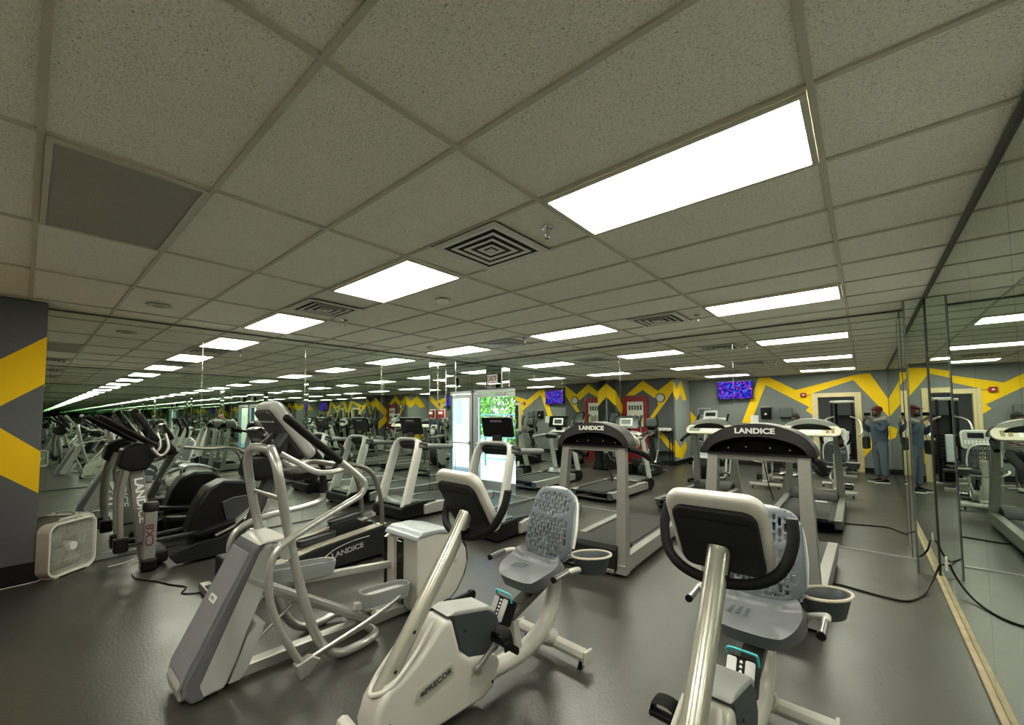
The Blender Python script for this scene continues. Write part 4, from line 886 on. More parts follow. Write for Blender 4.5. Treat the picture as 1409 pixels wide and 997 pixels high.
MB().bar((-.06, -.50, .20), (-.07, .40, .40), .04, .03).bar((.06, -.50, .22), (.07, .2, .30), .04, .03).build('pedal_link', mat('link_copper', (.34, .27, .20), .35, .6), t, bevel=.004)
# front mast, linkage, console
MB().bar((0, -.72, .08), (0, -.36, 1.02), .12, .09, up=(0, 1, 0)).build('mast', DGREY, t, bevel=.012)
MB().box((-.0, -.60, .20), (.30, .34, .28)).build('drive_cover', CHARC, t, bevel=.03, seg=3)
for s in (-1, 1):
    MB().bar((s*.13, -.50, .62), (s*.13, -.30, .30), .03, .05, up=(0, 1, 0)).lathe([(.04, -.02), (.04, .02)], (s*.13, -.50, .62), 'x', 18).build('rocker_arm', CHROME, t, bevel=.004)
    MB().lathe([(.03, -.025), (.03, .025)], (s*.13, -.30, .32), 'x', 16).build('rocker_joint', CHROME, t)
MB().prism([(-.62, 1.08), (-.50, 1.02), (-.33, 1.02), (-.30, 1.10), (-.42, 1.27), (-.58, 1.27)], -.13, .13).build('mast_head', BLACK, t, bevel=.04, seg=3)
cM = frame_M((0, -.44, 1.40), (-1, 0, 0), (0, -.45, .89))
con = MB().prism(rrect(.40, .30, .09, 6), -.035, .03, 'z').xf(cM).build('console', GLOSSB, t, bevel=.015, seg=3)
text('lettering', 'LANDICE', .05, GREYINK, cM @ Matrix.Translation((0, .03, -.037)) @ Matrix.Rotation(math.pi, 4, 'Y'), con, .001, .001, 1.1)
MB().prism(rrect(.30, .2, .03, 4), .03, .034, 'z').xf(cM).build('display', mat('display_dark', (.05, .06, .06), .15), con)
for s in (-1, 1): 
    h = MB().tube([(s*.21, -.28, 1.62), (s*.24, -.20, 1.45), (s*.25, -.22, 1.30)], .022, 12, smooth=4).build('hand_grip', RUBBER, t)
    MB().tube([(s*.25, -.22, 1.31), (s*.24, -.30, 1.05), (s*.17, -.42, .80), (s*.14, -.50, .62)], .017, 12, smooth=4).build('swing_arm', SILVER, t)
# ---- black elliptical beside the left mirrors, lettered mast leaning forward
t = thing('elliptical_trainer', 'black elliptical by the left mirrors with a grey lettered mast and short marked post', 'elliptical trainer', (-5.98, 1.15, 0), 0)
MB().bar((.10, -.22, .10), (.10, -.215, .625), .10, .105, up=(0, 1, 0)).build('short_post', mat('post_grey', (.22, .22, .20), .4, .2), t, bevel=.01)
pk = MB().lathe([(.0, .0), (.064, .005), (.072, .03), (.072, .08), (.058, .10), (.0, .105)], (.10, -.215, .625), seg=24).build('post_cap', CHARC, t)
MB().box((.10, -.22, .07), (.17, .14, .13)).build('front_foot', BLACK, t, bevel=.03, seg=3)
MB().lathe([(.009, 0), (.006, .004)], (.10, -.29, .07), 'y', 10).build('red_lamp', mat('red_lamp', (.6, .05, .08), .4, emit=(1, .15, .15), estr=1.5), t)
text('model_lettering', 'CX8', .098, REDINK, frame_M((.1515, -.220, .38), (0, 0, 1), (0, -1, 0)), t, .001, .0014, 1.25)
MB().box((-.12, -.12, .10), (.30, .18, .15)).build('front_cover', CHARC, t, bevel=.04, seg=3)
MB().bar((-.15, -.21, .05), (.62-.5, -.21, .05), .07, .06).build('front_floor_bar', BLACK, t, bevel=.006)
ms = MB(); ms.bar((-.10, -.21, .08), (-.06, -.34, 1.12), .10, .13, up=(0, 1, 0)).build('mast', mat('mast_grey', (.19, .19, .165), .42, .2, .08, 20), t, bevel=.012)
dv = Vector((.04, -.13, 1.04)).normalized()
text('lettering', 'LANDICE', .10, WHITEINK, frame_M((-.080+.054, -.285, .74), -dv, (0, .99, .12)), t, .002, .003, 1.2)
text('lettering', 'LANDICE', .10, WHITEINK, frame_M((-.080-.054, -.285, .74), -dv, (0, -.99, -.12)), t, .002, .003, 1.2)
MB().prism([(-.49, 1.12), (-.40, 1.06), (-.25, 1.07), (-.17, 1.22), (-.20, 1.33), (-.32, 1.37), (-.46, 1.31)], -.20, .08).build('mast_head', BLACK, t, bevel=.03, seg=3)
for sx in (.03, -.23): MB().tube([(sx, -.37, 1.20), (sx, -.42, 1.05), (sx, -.455, .85), (sx, -.455, .55), (sx, -.44, .34)], [.03, .032, .03, .028, .028], 14, smooth=4).build('rocker_tube', mat('tube_grey', (.22, .22, .19), .4, .3), t)
for sx in (.03, -.23): MB().box((sx, -.44, .30), (.09, .12, .15)).build('rocker_joint', BLACK, t, bevel=.02)
cM = frame_M((-.06, -.28, 1.55), (-1, 0, 0), (0, -.50, .866))
con = MB().prism(rrect(.34, .42, .06, 5), -.03, .03, 'z').xf(cM).build('console', GLOSSB, t, bevel=.012, seg=3)
MB().prism(rrect(.26, .32, .02, 4), .03, .034, 'z').xf(cM).build('display', mat('display_dark', (.05, .06, .06), .15), con)
for sx in (.16, -.27):
    MB().tube([(sx, -.20, 1.34), (sx+.02, -.40, 1.48), (sx+.02, -.60, 1.62), (sx+.02, -.66, 1.655)], .020, 12, smooth=3).build('hand_grip', RUBBER, t)
    MB().tube([(sx, -.24, 1.31), (sx-.02, -.16, 1.22), (sx-.03, -.09, 1.30), (sx-.05, -.12, 1.46)], .016, 12, smooth=4).build('fixed_handle', STEEL, t)
sh = MB().prism([(.0, .03), (-.05, .10), (.0, .17), (.18, .22), (.42, .24), (.60, .33), (.78, .52), (.86, .50), (.84, .06), (.78, .03)], .10, .235).build('side_shroud', CHARC, t, bevel=.015, seg=3)
MB().bar((.168, .36, .262), (.168, .55, .335), .12, .03).bar((.168, .54, .332), (.168, .80, .545), .10, .035).build('shroud_rail', SILVER, sh, bevel=.008)
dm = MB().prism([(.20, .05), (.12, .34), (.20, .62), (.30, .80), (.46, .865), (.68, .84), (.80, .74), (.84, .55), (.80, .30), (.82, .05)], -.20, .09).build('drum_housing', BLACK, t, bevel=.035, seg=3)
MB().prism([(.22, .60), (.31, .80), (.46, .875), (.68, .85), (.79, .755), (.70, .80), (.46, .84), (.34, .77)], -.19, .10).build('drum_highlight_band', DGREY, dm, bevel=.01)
MB().prism([(.44, .62), (.56, .66), (.74, .67), (.82, .62), (.70, .34), (.52, .30)], .085, .12).build('drum_side_plate', DGREY, dm, bevel=.01)
p = MB().prism(rrect(.14, .44, .06, 5), -.025, .025, 'z').xf(Matrix.Translation((.17, .36, .34)) @ Matrix.Rotation(R(12), 4, 'X')).build('pedal', BLACK, t, bevel=.01)
p = MB().prism(rrect(.14, .44, .06, 5), -.025, .025, 'z').xf(Matrix.Translation((-.27, .20, .42)) @ Matrix.Rotation(R(-8), 4, 'X')).build('pedal', BLACK, t, bevel=.01)
for sx in (.03, -.23): MB().bar((sx, -.44, .28), (sx+(.12 if sx > 0 else 0), .45, .33), .035, .03).build('pedal_link', DGREY, t, bevel=.004)
MB().box((-.0, .76, .045), (.50, .09, .08)).build('rear_floor_bar', BLACK, t, bevel=.01)
# ================================================================ BOX FAN
t = thing('box_fan', 'cream box fan standing on the floor by the grey and yellow pillar', 'fan', (-6.455, .345, 0), 134)
# local: x across, -y is the grille front, z up
mb = MB(); bm = mb.bm; o_ = rrect(.50, .53, .085, 7); i_ = rrect(.455, .485, .07, 7); n = len(o_); rows = []
for P, y in ((i_, -.060), (o_, -.066), (o_, .066), (i_, .060)): rows.append([bm.verts.new((x, y, z+.285)) for x, z in P])
for k in range(4):
    a, b = rows[k], rows[(k+1) % 4]
    for q in range(n): bm.faces.new((a[q], a[(q+1) % n], b[(q+1) % n], b[q]))
bmesh.ops.recalc_face_normals(bm, faces=bm.faces); fr = mb.build('housing', CREAMFAN, t, bevel=.004)
mb = MB(); mb.tube([(x, -.068, z+.285) for x, z in o_+o_[:1]], .0085, 8, caps=False).build('front_rim', mat('rim_white', (.75, .74, .66), .4), t)
for yy in (-.062, .062):
    g = MB()
    for k in range(31):
        x = -.222+k*.444/30; h = .232 if abs(x) < .16 else .232-(abs(x)-.16)*.6
        g.box((x, yy, .285), (.0028, .004, 2*h))
    for z in (.16, .285, .41): g.box((0, yy+.003, z), (.45, .003, .004))
    g.build('grille', mat('grille_wire', (.55, .55, .48), .4), t)
bl = MB()
for k in range(5):
    a0 = 2*math.pi*k/5
    pts = []
    for r in (.045, .11, .17, .205):
        for da, yy in ((-.42, .022), (.0, .0), (.42, -.022)): pts.append((r*math.cos(a0+da), yy, .285+r*math.sin(a0+da)))
    V_ = [bl.bm.verts.new(p) for p in pts]
    for i in range(3):
        for j in range(2): bl.bm.faces.new((V_[i*3+j], V_[i*3+j+1], V_[i*3+j+4], V_[i*3+j+3]))
bo = bl.build('blades', mat('blade_plastic', (.22, .25, .22), .4), t); s_ = bo.modifiers.new('s', 'SOLIDIFY'); s_.thickness = .003
MB().lathe([(.05, -.03), (.05, .03)], (0, 0, .285), 'y', 24).lathe([(.04, -.072), (.045, -.066), (.045, -.058)], (0, 0, .285), 'y', 24).build('hub', WHITE, t)
MB().tube([(-.09, 0, .548), (-.075, 0, .575), (.075, 0, .575), (.09, 0, .548)], .011, 10, smooth=3).build('carry_handle', CREAMFAN, t)
MB().lathe([(.018, 0), (.016, .016)], (.15, 0, .550), seg=16).build('speed_knob', CREAMFAN, t)
for s in (-1, 1): MB().box((s*.17, 0, .01), (.05, .15, .02)).build('foot', CREAMFAN, t, bevel=.004)
# ================================================================ CABLES
def cable(label, pts, r=.006, m=BLACK, name='power_cable'):
    return tag(MB().tube(pts, r, 8, smooth=8).build(name, m), label, 'cable')
cable('black power cable curling across the right floor to the mirror wall outlet', [(-.40, 5.02, .008), (-.26, 5.16, .008), (-.11, 5.13, .008), (.08, 5.08, .008), (.22, 5.10, .008), (.33, 5.32, .010), (.40, 5.55, .05), (.455, 5.66, .15), (.485, 5.63, .24), (.495, 5.56, .255)], .009)
cable('thin black cable running from the marked post of the black elliptical', [(-5.86, .80, .007), (-5.66, .80, .007), (-5.40, .92, .007), (-5.18, 1.00, .007), (-5.0, 1.08, .007), (-4.86, 1.02, .007), (-4.76, 1.10, .007), (-4.74, 1.20, .007)], .006)
cable('white fan cord lying on the floor at the left', [(-6.33, .66, .006), (-6.36, .78, .006), (-6.45, .92, .006), (-6.38, .98, .006), (-6.30, .86, .006), (-6.20, .80, .006)], .0045, WHITE)
cable('white cord lying on the floor along the pillar baseboard', [(-6.32, -.30, .006), (-6.30, -.12, .006), (-6.31, .05, .006), (-6.34, .16, .006)], .0045, WHITE)
cable('black cord coiled on the floor by the leftmost arched treadmill', [(-6.20, 3.82, .03), (-6.24, 3.70, .008), (-6.14, 3.60, .008), (-6.02, 3.68, .008), (-6.05, 3.84, .04)], .006)
# ================================================================ PEOPLE (seen in the mirrors)
def skinned(name, verts, edges, m, parent=None, sub=2):
    """verts: dict key -> (pos, rx[, ry]); root is the first one"""
    keys = list(verts); me = bpy.data.meshes.new(name)
    me.from_pydata([verts[k][0] for k in keys], [(keys.index(a), keys.index(b)) for a, b in edges], [])
    o = bpy.data.objects.new(name, me); COL.objects.link(o)
    if parent is not None: o.parent = parent
    sk = o.modifiers.new('skin', 'SKIN'); sk.use_smooth_shade = True
    if not me.skin_vertices: me.attributes  # layer is made by the modifier
    lay = me.skin_vertices[0].data if len(me.skin_vertices) else None
    if lay is None:
        bm_ = bmesh.new(); bm_.from_mesh(me); bm_.verts.layers.skin.verify(); bm_.to_mesh(me); bm_.free(); lay = me.skin_vertices[0].data
    for i, k in enumerate(keys):
        v = verts[k]; lay[i].radius = (v[1], v[2] if len(v) > 2 else v[1]); lay[i].use_root = (i == 0)
    s = o.modifiers.new('sub', 'SUBSURF'); s.levels = sub; s.render_levels = sub
    me.materials.append(m); return o
def hand(V, E_, pre, wrist, d, side, palm_n, key, curl=.5):
    """five fingers as short chains off the palm; d: direction of the hand, side: thumb side, palm_n: palm normal"""
    d, side, pn = Vector(d).normalized(), Vector(side).normalized(), Vector(palm_n).normalized(); w = Vector(wrist)
    V[pre+'p'] = (w+d*.055, .030, .018); E_.append((key, pre+'p'))
    for i, (o_, L) in enumerate(((.030, .070), (.010, .080), (-.010, .074), (-.029, .058))):
        a = w+d*.085+side*o_; b = a+(d*(1-curl*.4)+pn*curl*.5).normalized()*L*.55; c = b+(d*(1-curl)+pn*curl*1.3).normalized()*L*.5
        V[pre+'k%d' % i] = (a, .010); V[pre+'m%d' % i] = (b, .009); V[pre+'t%d' % i] = (c, .0075)
        E_ += [(pre+'p', pre+'k%d' % i), (pre+'k%d' % i, pre+'m%d' % i), (pre+'m%d' % i, pre+'t%d' % i)]
    a = w+d*.035+side*.035+pn*.01; b = a+(d*.6+side*.7+pn*.3).normalized()*.035; c = b+(d*.9+pn*.5).normalized()*.028
    V[pre+'h0'] = (a, .012); V[pre+'h1'] = (b, .011); V[pre+'h2'] = (c, .009); E_ += [(pre+'p', pre+'h0'), (pre+'h0', pre+'h1'), (pre+'h1', pre+'h2')]
def face(parent, hc, fwd, up, m_skin, beard=True):
    """nose, ears, eyes, mouth on a head centred at hc looking along fwd"""
    f = Vector(fwd).normalized(); u = Vector(up).normalized(); r = f.cross(u)
    M = Matrix((r, f, u)).transposed().to_4x4(); M.translation = Vector(hc)
    h = MB().ball((0, 0, 0), .10, (.78, .95, 1.12), seg=28).ball((0, .045, -.065), .052, (1, 1, .9), seg=18)
    h.prism([(.085, .020), (.118, -.018), (.088, -.030)], -.014, .014); h.ball((0, .088, .018), .02, (2.2, .6, .5))
    for s in (-1, 1): h.ball((s*.080, -.005, -.005), .028, (.35, .7, 1))
    ho = h.xf(M).build('head', m_skin, parent, angle=180)
    for s in (-1, 1):
        MB().ball((s*.030, .084, .004), .0125).xf(M).build('eye', mat('eye_white', (.6, .58, .55), .3), ho); MB().ball((s*.030, .094, .004), .006).xf(M).build('iris', BLACK, ho)
        MB().ball((s*.031, .090, .024), .016, (1.1, .4, .25)).xf(M).build('eyebrow', HAIRM, ho)
    MB().ball((0, .094, -.048), .02, (1.2, .35, .32)).xf(M).build('mouth', mat('lips', (.14, .05, .045), .5), ho)
    if beard: MB().ball((0, .050, -.082), .060, (1.02, .95, .72)).ball((0, .088, -.034), .018, (1.5, .5, .4)).xf(M).build('beard', HAIRM, ho)
    return M, ho
# --- photographer: stands right behind the camera point, phone held at the lens
PX, PY = .245, -.10
t = thing('person', 'standing man in a red cap and denim jacket holding up a phone', 'person', (PX, PY, 0), 0)
def P(*a): return Vector(a)-Vector((PX, PY, 0))
pel = P(.26, -.14, .95)
V = {'pel': (pel, .125, .105), 'wst': (P(.26, -.15, 1.10), .135, .105), 'chs': (P(.26, -.15, 1.30), .155, .115), 'shc': (P(.26, -.155, 1.46), .115, .085), 'nck': (P(.255, -.15, 1.555), .055), 'hd': (P(.25, -.14, 1.66), .07),
     'hl': (P(.20, -.22, .90), .092), 'kl': (P(.20, -.235, .50), .060), 'al': (P(.215, -.235, .11), .042), 'fl': (P(.13, -.22, .035), .036, .026), 'hr': (P(.32, -.07, .90), .092), 'kr': (P(.32, -.05, .50), .060), 'ar': (P(.335, -.05, .11), .042), 'fr': (P(.25, -.02, .035), .036, .026),
     'sl': (P(.16, -.29, 1.42), .062), 'el': (P(.06, -.36, 1.20), .045), 'wl': (P(-.02, -.12, 1.42), .028), 'sr': (P(.36, .00, 1.42), .062), 'er': (P(.30, .10, 1.22), .045), 'wr': (P(.125, .015, 1.48), .028)}
E_ = [('pel', 'wst'), ('wst', 'chs'), ('chs', 'shc'), ('shc', 'nck'), ('nck', 'hd'), ('pel', 'hl'), ('hl', 'kl'), ('kl', 'al'), ('al', 'fl'), ('pel', 'hr'), ('hr', 'kr'), ('kr', 'ar'), ('ar', 'fr'), ('shc', 'sl'), ('sl', 'el'), ('el', 'wl'), ('shc', 'sr'), ('sr', 'er'), ('er', 'wr')]
Vb = {k: tuple([v[0]]+[r_*(.70 if k in ('pel', 'wst', 'hl', 'hr') else .86) for r_ in v[1:]]) for k, v in V.items()}; Eb = list(E_)
hand(Vb, Eb, 'R', Vb['wr'][0], (-.6, -.25, .45), (-.3, .2, .9), (-.3, -.9, 0), 'wr', .6); hand(Vb, Eb, 'L', Vb['wl'][0], (.15, .35, .8), (.3, .8, .3), (.8, .2, .1), 'wl', .6)
skinned('body', Vb, Eb, SKIN, t)
M, ho = face(t, P(.235, -.13, 1.69), (-.80, .58, -.06), (0, 0, 1), SKIN)
cp = MB().ball((0, -.008, .040), .110, (.84, 1.0, .80), seg=26).xf(M).build('cap', CAPRED, t, angle=180)
MB().prism([(-.075, .07), (-.06, .15), (0, .175), (.06, .15), (.075, .07)], .052, .060, 'z').xf(M).build('cap_brim', CAPRED, cp, bevel=.003)
# jacket
Vj = {'hip': (P(.26, -.145, .84), .172, .150), 'wst': (P(.26, -.15, 1.02), .160, .135), 'chs': (P(.26, -.15, 1.28), .178, .140), 'shc': (P(.26, -.155, 1.445), .135, .11), 'nk': (P(.255, -.15, 1.50), .085, .08), 'sl': (P(.155, -.295, 1.41), .082), 'el': (P(.06, -.36, 1.20), .064), 'wl': (P(-.010, -.165, 1.375), .048), 'sr': (P(.365, .00, 1.41), .082), 'er': (P(.30, .10, 1.22), .064), 'wr': (P(.165, .030, 1.425), .048)}
jk = skinned('denim_jacket', Vj, [('hip', 'wst'), ('wst', 'chs'), ('chs', 'shc'), ('shc', 'nk'), ('shc', 'sl'), ('sl', 'el'), ('el', 'wl'), ('shc', 'sr'), ('sr', 'er'), ('er', 'wr')], DENIM, t)
MB().tube([P(.33, -.22, 1.50), P(.35, -.14, 1.52), P(.32, -.06, 1.50), P(.24, -.05, 1.48), P(.17, -.10, 1.46)], [.055, .075, .06, .045, .03], 12, smooth=4).build('hood', FLEECE, t)
Vt = {'top': (P(.26, -.145, 1.05), .125, .11), 'pel': (P(.26, -.14, .93), .135, .12), 'hl': (P(.205, -.21, .80), .100), 'kl': (P(.20, -.235, .50), .080), 'al': (P(.213, -.235, .12), .066), 'hr': (P(.315, -.08, .80), .100), 'kr': (P(.32, -.05, .50), .080), 'ar': (P(.333, -.05, .12), .066)}
skinned('jeans', Vt, [('top', 'pel'), ('pel', 'hl'), ('hl', 'kl'), ('kl', 'al'), ('pel', 'hr'), ('hr', 'kr'), ('kr', 'ar')], JEANS, t)
for (x, y, dy) in ((.185, -.225, .015), (.30, -.035, .02)):
    Ms = Matrix.Translation(P(x-.02, y+dy, 0)) @ Matrix.Rotation(R(75), 4, 'Z')
    sh = MB().prism([(-.10, .025), (-.105, .085), (-.03, .105), (.04, .075), (.13, .055), (.165, .025)], -.047, .047).xf(Ms).build('shoe', BLACK, t, bevel=.018, seg=3)
    MB().prism([(-.11, .0), (-.11, .028), (.168, .028), (.168, .008), (.15, .0)], -.050, .050).xf(Ms).build('sole', WHITE, sh, bevel=.008)
# phone: lens side at the camera point
o = thing('phone', 'dark phone held up by the man in the red cap', 'phone', (0, 0, 0), 0)
cf = Vector((-math.sin(.7153), math.cos(.7153), 0)); cr = Vector((math.cos(.7153), math.sin(.7153), 0))
M = frame_M(Vector((0, 0, CAMZ-.02))-cf*.035+cr*.05, cr, (0, 0, 1))
MB().prism(rrect(.155, .075, .012, 4), -.004, .004, 'z').xf(M).build('case', GLOSSB, o, bevel=.001)
MB().prism(rrect(.145, .066, .010, 4), .004, .0046, 'z').xf(M).build('screen', mat('phone_screen', (.05, .06, .06), .1, emit=(.6, .65, .6), estr=.5), o)
o = thing('shoulder_bag', 'small black shoulder bag hanging at the side of the man in the red cap', 'bag', (0, 0, 0), 0)
MB().box((.02, -.27, .93), (.12, .19, .30), Euler((0, 0, R(20)))).build('bag_body', DARKC, o, bevel=.04, seg=3)
MB().tube([(.05, -.30, 1.06), (.09, -.34, 1.30), (.18, -.28, 1.52), (.30, -.20, 1.53), (.40, -.12, 1.30), (.38, -.10, 1.05), (.20, -.14, .93)], .012, 8, smooth=5, flat=(.5, 1.5)).build('strap', DARKC, o)
# --- seated exerciser on the bench
SX, SY = -1.34, -.60
t = thing('person', 'dark haired person in a striped top sitting on the weight bench', 'person', (SX, SY, 0), 25)
V = {'pel': (Vector((0, -.02, 0.760)), .125, .11), 'wst': (Vector((0, .0, 0.920)), .12, .10), 'chs': (Vector((0, .05, 1.130)), .14, .105), 'shc': (Vector((0, .09, 1.300)), .10, .08), 'nck': (Vector((0, .12, 1.390)), .05), 'hd': (Vector((0, .15, 1.480)), .065),
     'hl': (Vector((-.10, .05, 0.740)), .085), 'kl': (Vector((-.17, .42, .50)), .060), 'al': (Vector((-.17, .42, .10)), .042), 'fl': (Vector((-.17, .54, .035)), .034, .026), 'hr': (Vector((.10, .05, 0.740)), .085), 'kr': (Vector((.17, .42, .50)), .060), 'ar': (Vector((.17, .42, .10)), .042), 'fr': (Vector((.17, .54, .035)), .034, .026),
     'sl': (Vector((-.17, .08, 1.260)), .058), 'el': (Vector((-.24, .22, 1.040)), .042), 'wl': (Vector((-.14, .40, 0.980)), .027), 'sr': (Vector((.17, .08, 1.260)), .058), 'er': (Vector((.24, .22, 1.040)), .042), 'wr': (Vector((.14, .40, 0.980)), .027)}
Vb = {k: tuple([v[0]]+[r_*(.70 if k in ('pel', 'wst', 'hl', 'hr') else .86) for r_ in v[1:]]) for k, v in V.items()}; Eb = list(E_)
hand(Vb, Eb, 'R', Vb['wr'][0], (-.4, .8, -.1), (-.9, -.3, 0), (0, 0, -1), 'wr', .5); hand(Vb, Eb, 'L', Vb['wl'][0], (.4, .8, -.1), (.9, -.3, 0), (0, 0, -1), 'wl', .5)
skinned('body', Vb, Eb, SKIN, t)
M, ho = face(t, (0, .17, 1.51), (0, .98, -.2), (0, .2, .98), SKIN, False)
MB().ball((0, -.030, .038), .108, (.86, .92, .98), seg=24).ball((0, .02, .075), .07, (1.0, .9, .6), seg=18).xf(M).build('hair', HAIRM, t, angle=180)
def stripe_mat():
    m = mat('striped_top', (.05, .05, .05), .85); nt = m.node_tree; b = nt.nodes['Principled BSDF']
    tc = nt.nodes.new('ShaderNodeTexCoord'); w = nt.nodes.new('ShaderNodeTexWave'); w.bands_direction = 'Z'; w.inputs['Scale'].default_value = 9
    r = nt.nodes.new('ShaderNodeValToRGB'); r.color_ramp.interpolation = 'CONSTANT'; r.color_ramp.elements[0].color = (.02, .02, .025, 1); r.color_ramp.elements[1].position = .6; r.color_ramp.elements[1].color = (.55, .55, .52, 1)
    nt.links.new(tc.outputs['Object'], w.inputs[0]); nt.links.new(w.outputs['Color'], r.inputs[0]); nt.links.new(r.outputs[0], b.inputs['Base Color']); return m
Vj = {'wst': (Vector((0, -.02, .78)), .150, .135), 'chs': (V['chs'][0], .16, .125), 'shc': (V['shc'][0]-Vector((0, 0, .015)), .125, .10), 'sl': (V['sl'][0], .075), 'el': (V['el'][0], .055), 'sr': (V['sr'][0], .075), 'er': (V['er'][0], .055)}
skinned('striped_top', Vj, [('wst', 'chs'), ('chs', 'shc'), ('shc', 'sl'), ('sl', 'el'), ('shc', 'sr'), ('sr', 'er')], stripe_mat(), t)
Vt = {'top': (Vector((0, -.01, .88)), .125, .11), 'pel': (Vector((0, -.02, .775)), .140, .12), 'hl': (V['hl'][0], .10), 'kl': (V['kl'][0], .078), 'al': (Vector((-.17, .42, .16)), .055), 'hr': (V['hr'][0], .10), 'kr': (V['kr'][0], .078), 'ar': (Vector((.17, .42, .16)), .055)}
skinned('trousers', Vt, [('top', 'pel'), ('pel', 'hl'), ('hl', 'kl'), ('kl', 'al'), ('pel', 'hr'), ('hr', 'kr'), ('kr', 'ar')], DARKC, t)
for s in (-1, 1):
    sh = MB().prism([(-.10, .025), (-.105, .085), (-.03, .105), (.04, .075), (.13, .055), (.165, .025)], -.045, .045).xf(Matrix.Translation((s*.17, .46, 0))).build('shoe', WHITE, t, bevel=.018, seg=3)
    MB().prism([(-.11, 0), (-.11, .028), (.168, .028), (.15, 0)], -.048, .048).xf(Matrix.Translation((s*.17, .46, 0))).build('sole', BLACK, sh, bevel=.006)
# bench + gym frame + extra machines behind the camera
t = thing('weight_bench', 'padded black bench under the seated person', 'bench', (SX, SY-.05, 0), 25)
MB().box((0, -.10, .615), (.30, .60, .07)).build('pad', BLACK, t, bevel=.025, seg=3)
for y in (-.32, .10): MB().box((0, y, .29), (.06, .06, .58)).box((0, y, .025), (.42, .07, .05)).build('leg', STEEL, t, bevel=.006)
MB().box((0, -.11, .56), (.06, .50, .05)).build('spine', STEEL, t, bevel=.004)
t = thing('multi_gym', 'black multi gym with pads and weight stack beside the doorway, seen in the mirror', 'weight machine', (-.46, -1.35, 0), 0)
for s in (-1, 1): MB().box((s*.22, -.3, .98), (.06, .08, 1.96)).build('upright', BLACK, t, bevel=.006)
MB().box((0, -.3, 1.96), (.52, .08, .07)).box((0, .15, .035), (.09, 1.1, .07)).box((0, -.3, .035), (.62, .09, .07)).box((0, .68, .035), (.55, .08, .07)).build('frame', STEEL, t, bevel=.008)
for k in range(10): MB().box((0, -.3, .12+k*.075), (.34, .15, .065)).build('weight_plate', BLACK, t, bevel=.004)
MB().box((0, .30, .47), (.34, .40, .08)).build('seat_pad', DARKC, t, bevel=.025, seg=3)
MB().box((0, .30, .24), (.07, .07, .40)).build('seat_post', STEEL, t, bevel=.005)
MB().box((0, .03, .86), (.30, .07, .62), Euler((R(8), 0, 0))).build('back_pad', mat('pale_pad', (.40, .43, .46), .5), t, bevel=.03, seg=3)
for s in (-1, 1):
    MB().tube([(s*.18, -.25, 1.55), (s*.36, .05, 1.45), (s*.40, .25, 1.15), (s*.34, .42, 1.05)], .022, 12, smooth=4).build('press_arm', STEEL, t)
    MB().lathe([(.055, -.14), (.06, 0), (.055, .14)], (s*.12, .58, .40), 'x', 18).build('roller_pad', BLACK, t)
MB().bar((0, .30, .35), (0, .58, .40), .05, .05).build('leg_lever', STEEL, t, bevel=.004)
t = thing('exercise_ball', 'dark grey exercise ball on the floor near the doorway, seen in the mirror', 'ball', (-.88, -.52, 0)); MB().ball((0, 0, .19), .19, seg=32).build('ball', DGREY, t, angle=180); MB().lathe([(.012, .378), (.008, .384)], (0, 0, 0), seg=12).build('valve', BLACK, t)
t = thing('towel_rack', 'dark metal rack with rolled white towels against the zigzag wall', 'rack', (-4.98, -.31, 0), 0)
for x in (-.30, .30):
    for y in (-.12, .12): MB().box((x, y, .55), (.03, .03, 1.1)).build('leg', BLACK, t)
for z in (.45, 1.09): MB().box((0, 0, z), (.64, .28, .025)).build('shelf', BLACK, t, bevel=.003)
for k in range(5):
    x = -5.22+k*.12; r_ = tag(MB().lathe([(.05, -.12), (.054, -.10), (.054, .10), (.05, .12)], (x, -.31, 1.158), 'y', 16).build('rolled_towel', PAPER), 'rolled white towel on the top shelf of the dark rack', 'towel', 'rolled towels on the rack')
t = thing('upright_bike', 'black upright exercise bike parked under the framed notice, seen in the mirror', 'exercise bike', (-4.10, -1.55, 0), 20)
MB().box((0, -.42, .035), (.40, .08, .07)).box((0, .42, .035), (.36, .08, .07)).box((0, 0, .07), (.07, .85, .06)).build('base', BLACK, t, bevel=.01)
MB().prism([(-.40, .12), (-.44, .35), (-.30, .58), (-.05, .55), (.10, .30), (.06, .10)], -.09, .09).build('flywheel_cover', CHARC, t, bevel=.03, seg=3)
MB().bar((0, -.24, .5), (0, -.30, 1.10), .06, .06, up=(0, 1, 0)).build('mast', SILVER, t, bevel=.006); MB().bar((0, .12, .12), (0, .24, .80), .05, .05, up=(0, 1, 0)).build('seat_post', SILVER, t, bevel=.005)
MB().box((0, .25, .83), (.22, .26, .07)).build('saddle', BLACK, t, bevel=.03, seg=3); MB().tube([(-.2, -.05, 1.12), (-.2, -.28, 1.08), (.2, -.28, 1.08), (.2, -.05, 1.12)], .018, 10, smooth=4).build('handlebar', RUBBER, t)
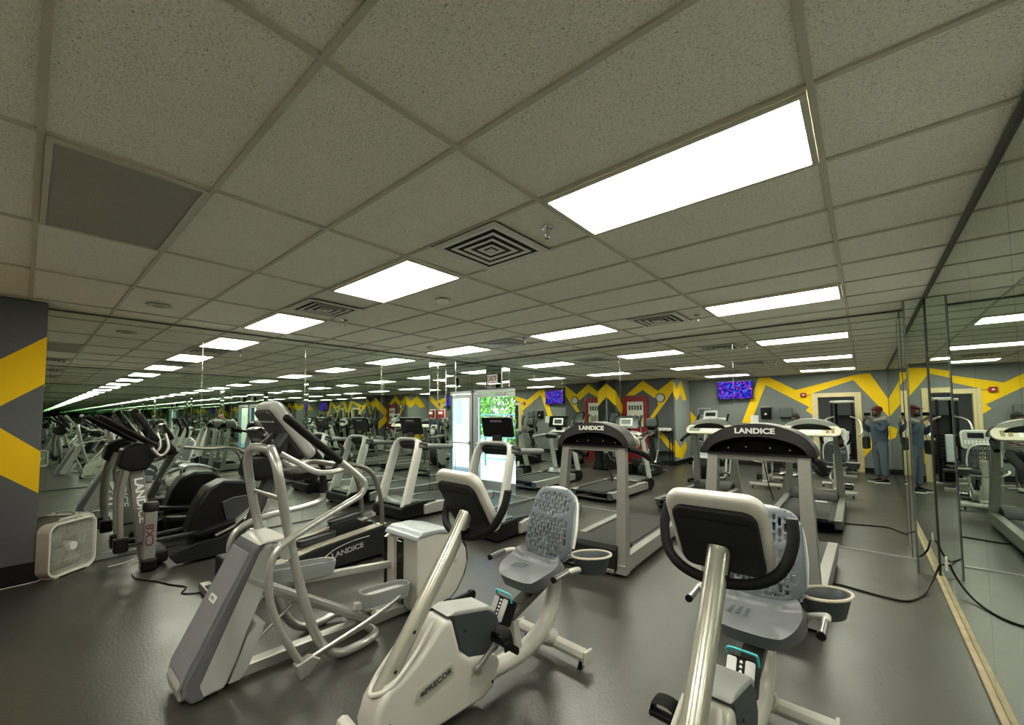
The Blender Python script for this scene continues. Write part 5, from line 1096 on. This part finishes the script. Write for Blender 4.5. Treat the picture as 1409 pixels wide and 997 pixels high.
cM = frame_M((0, -.34, 1.22), (-1, 0, 0), (0, -.4, .9)); MB().prism(rrect(.28, .22, .04, 4), -.02, .02, 'z').xf(cM).build('console', WHITE, t, bevel=.01)
# ================================================================ CAMERA, WORLD, RENDER
F_, YAW, PIT, ROL, CX, CY = 570.9, .7153, .0538, -.0057, 691.8, 540.6
cd = bpy.data.cameras.new('camera'); cam = bpy.data.objects.new('camera', cd); COL.objects.link(cam); sc.camera = cam
cd.sensor_fit = 'HORIZONTAL'; cd.sensor_width = 36; cd.lens = F_/1409*36; cd.shift_x = (704.5-CX)/1409; cd.shift_y = (CY-498.5)/1409; cd.clip_start = .02; cd.clip_end = 200
a, b = math.cos(YAW), math.sin(YAW)
Fv = Vector((-b*math.cos(PIT), a*math.cos(PIT), math.sin(PIT))); Rv = Vector((a, b, 0)); Uv = Rv.cross(Fv)
c, s = math.cos(ROL), math.sin(ROL); R2 = c*Rv+s*Uv; U2 = -s*Rv+c*Uv
Mc = Matrix((R2, U2, -Fv)).transposed().to_4x4(); Mc.translation = Vector((0, 0, CAMZ)); cam.matrix_world = Mc
w = bpy.data.worlds.new('sky'); sc.world = w; w.use_nodes = True; nt = w.node_tree
bg = nt.nodes['Background']; sk = nt.nodes.new('ShaderNodeTexSky'); sk.sky_type = 'NISHITA'; sk.sun_disc = False; sk.sun_elevation = R(50); sk.sun_rotation = R(200)
nt.links.new(sk.outputs[0], bg.inputs[0]); bg.inputs[1].default_value = .22
sl = bpy.data.lights.new('sun', 'SUN'); sl.energy = 3.5; sl.angle = .02; sl.color = (1, .97, .9); so = bpy.data.objects.new('sun', sl); COL.objects.link(so); so.rotation_euler = Euler((R(42), 0, R(-25)))
sc.view_settings.view_transform = 'Standard'; sc.view_settings.look = 'None'; sc.view_settings.gamma = 1; sc.view_settings.use_curve_mapping = False
sc.view_settings.exposure = 1.6
cy = sc.cycles; cy.use_denoising = True; cy.max_bounces = 22; cy.glossy_bounces = 20; cy.diffuse_bounces = 4; cy.transparent_max_bounces = 12; cy.transmission_bounces = 4
cy.caustics_reflective = True; cy.blur_glossy = 0.6; cy.sample_clamp_indirect = 0
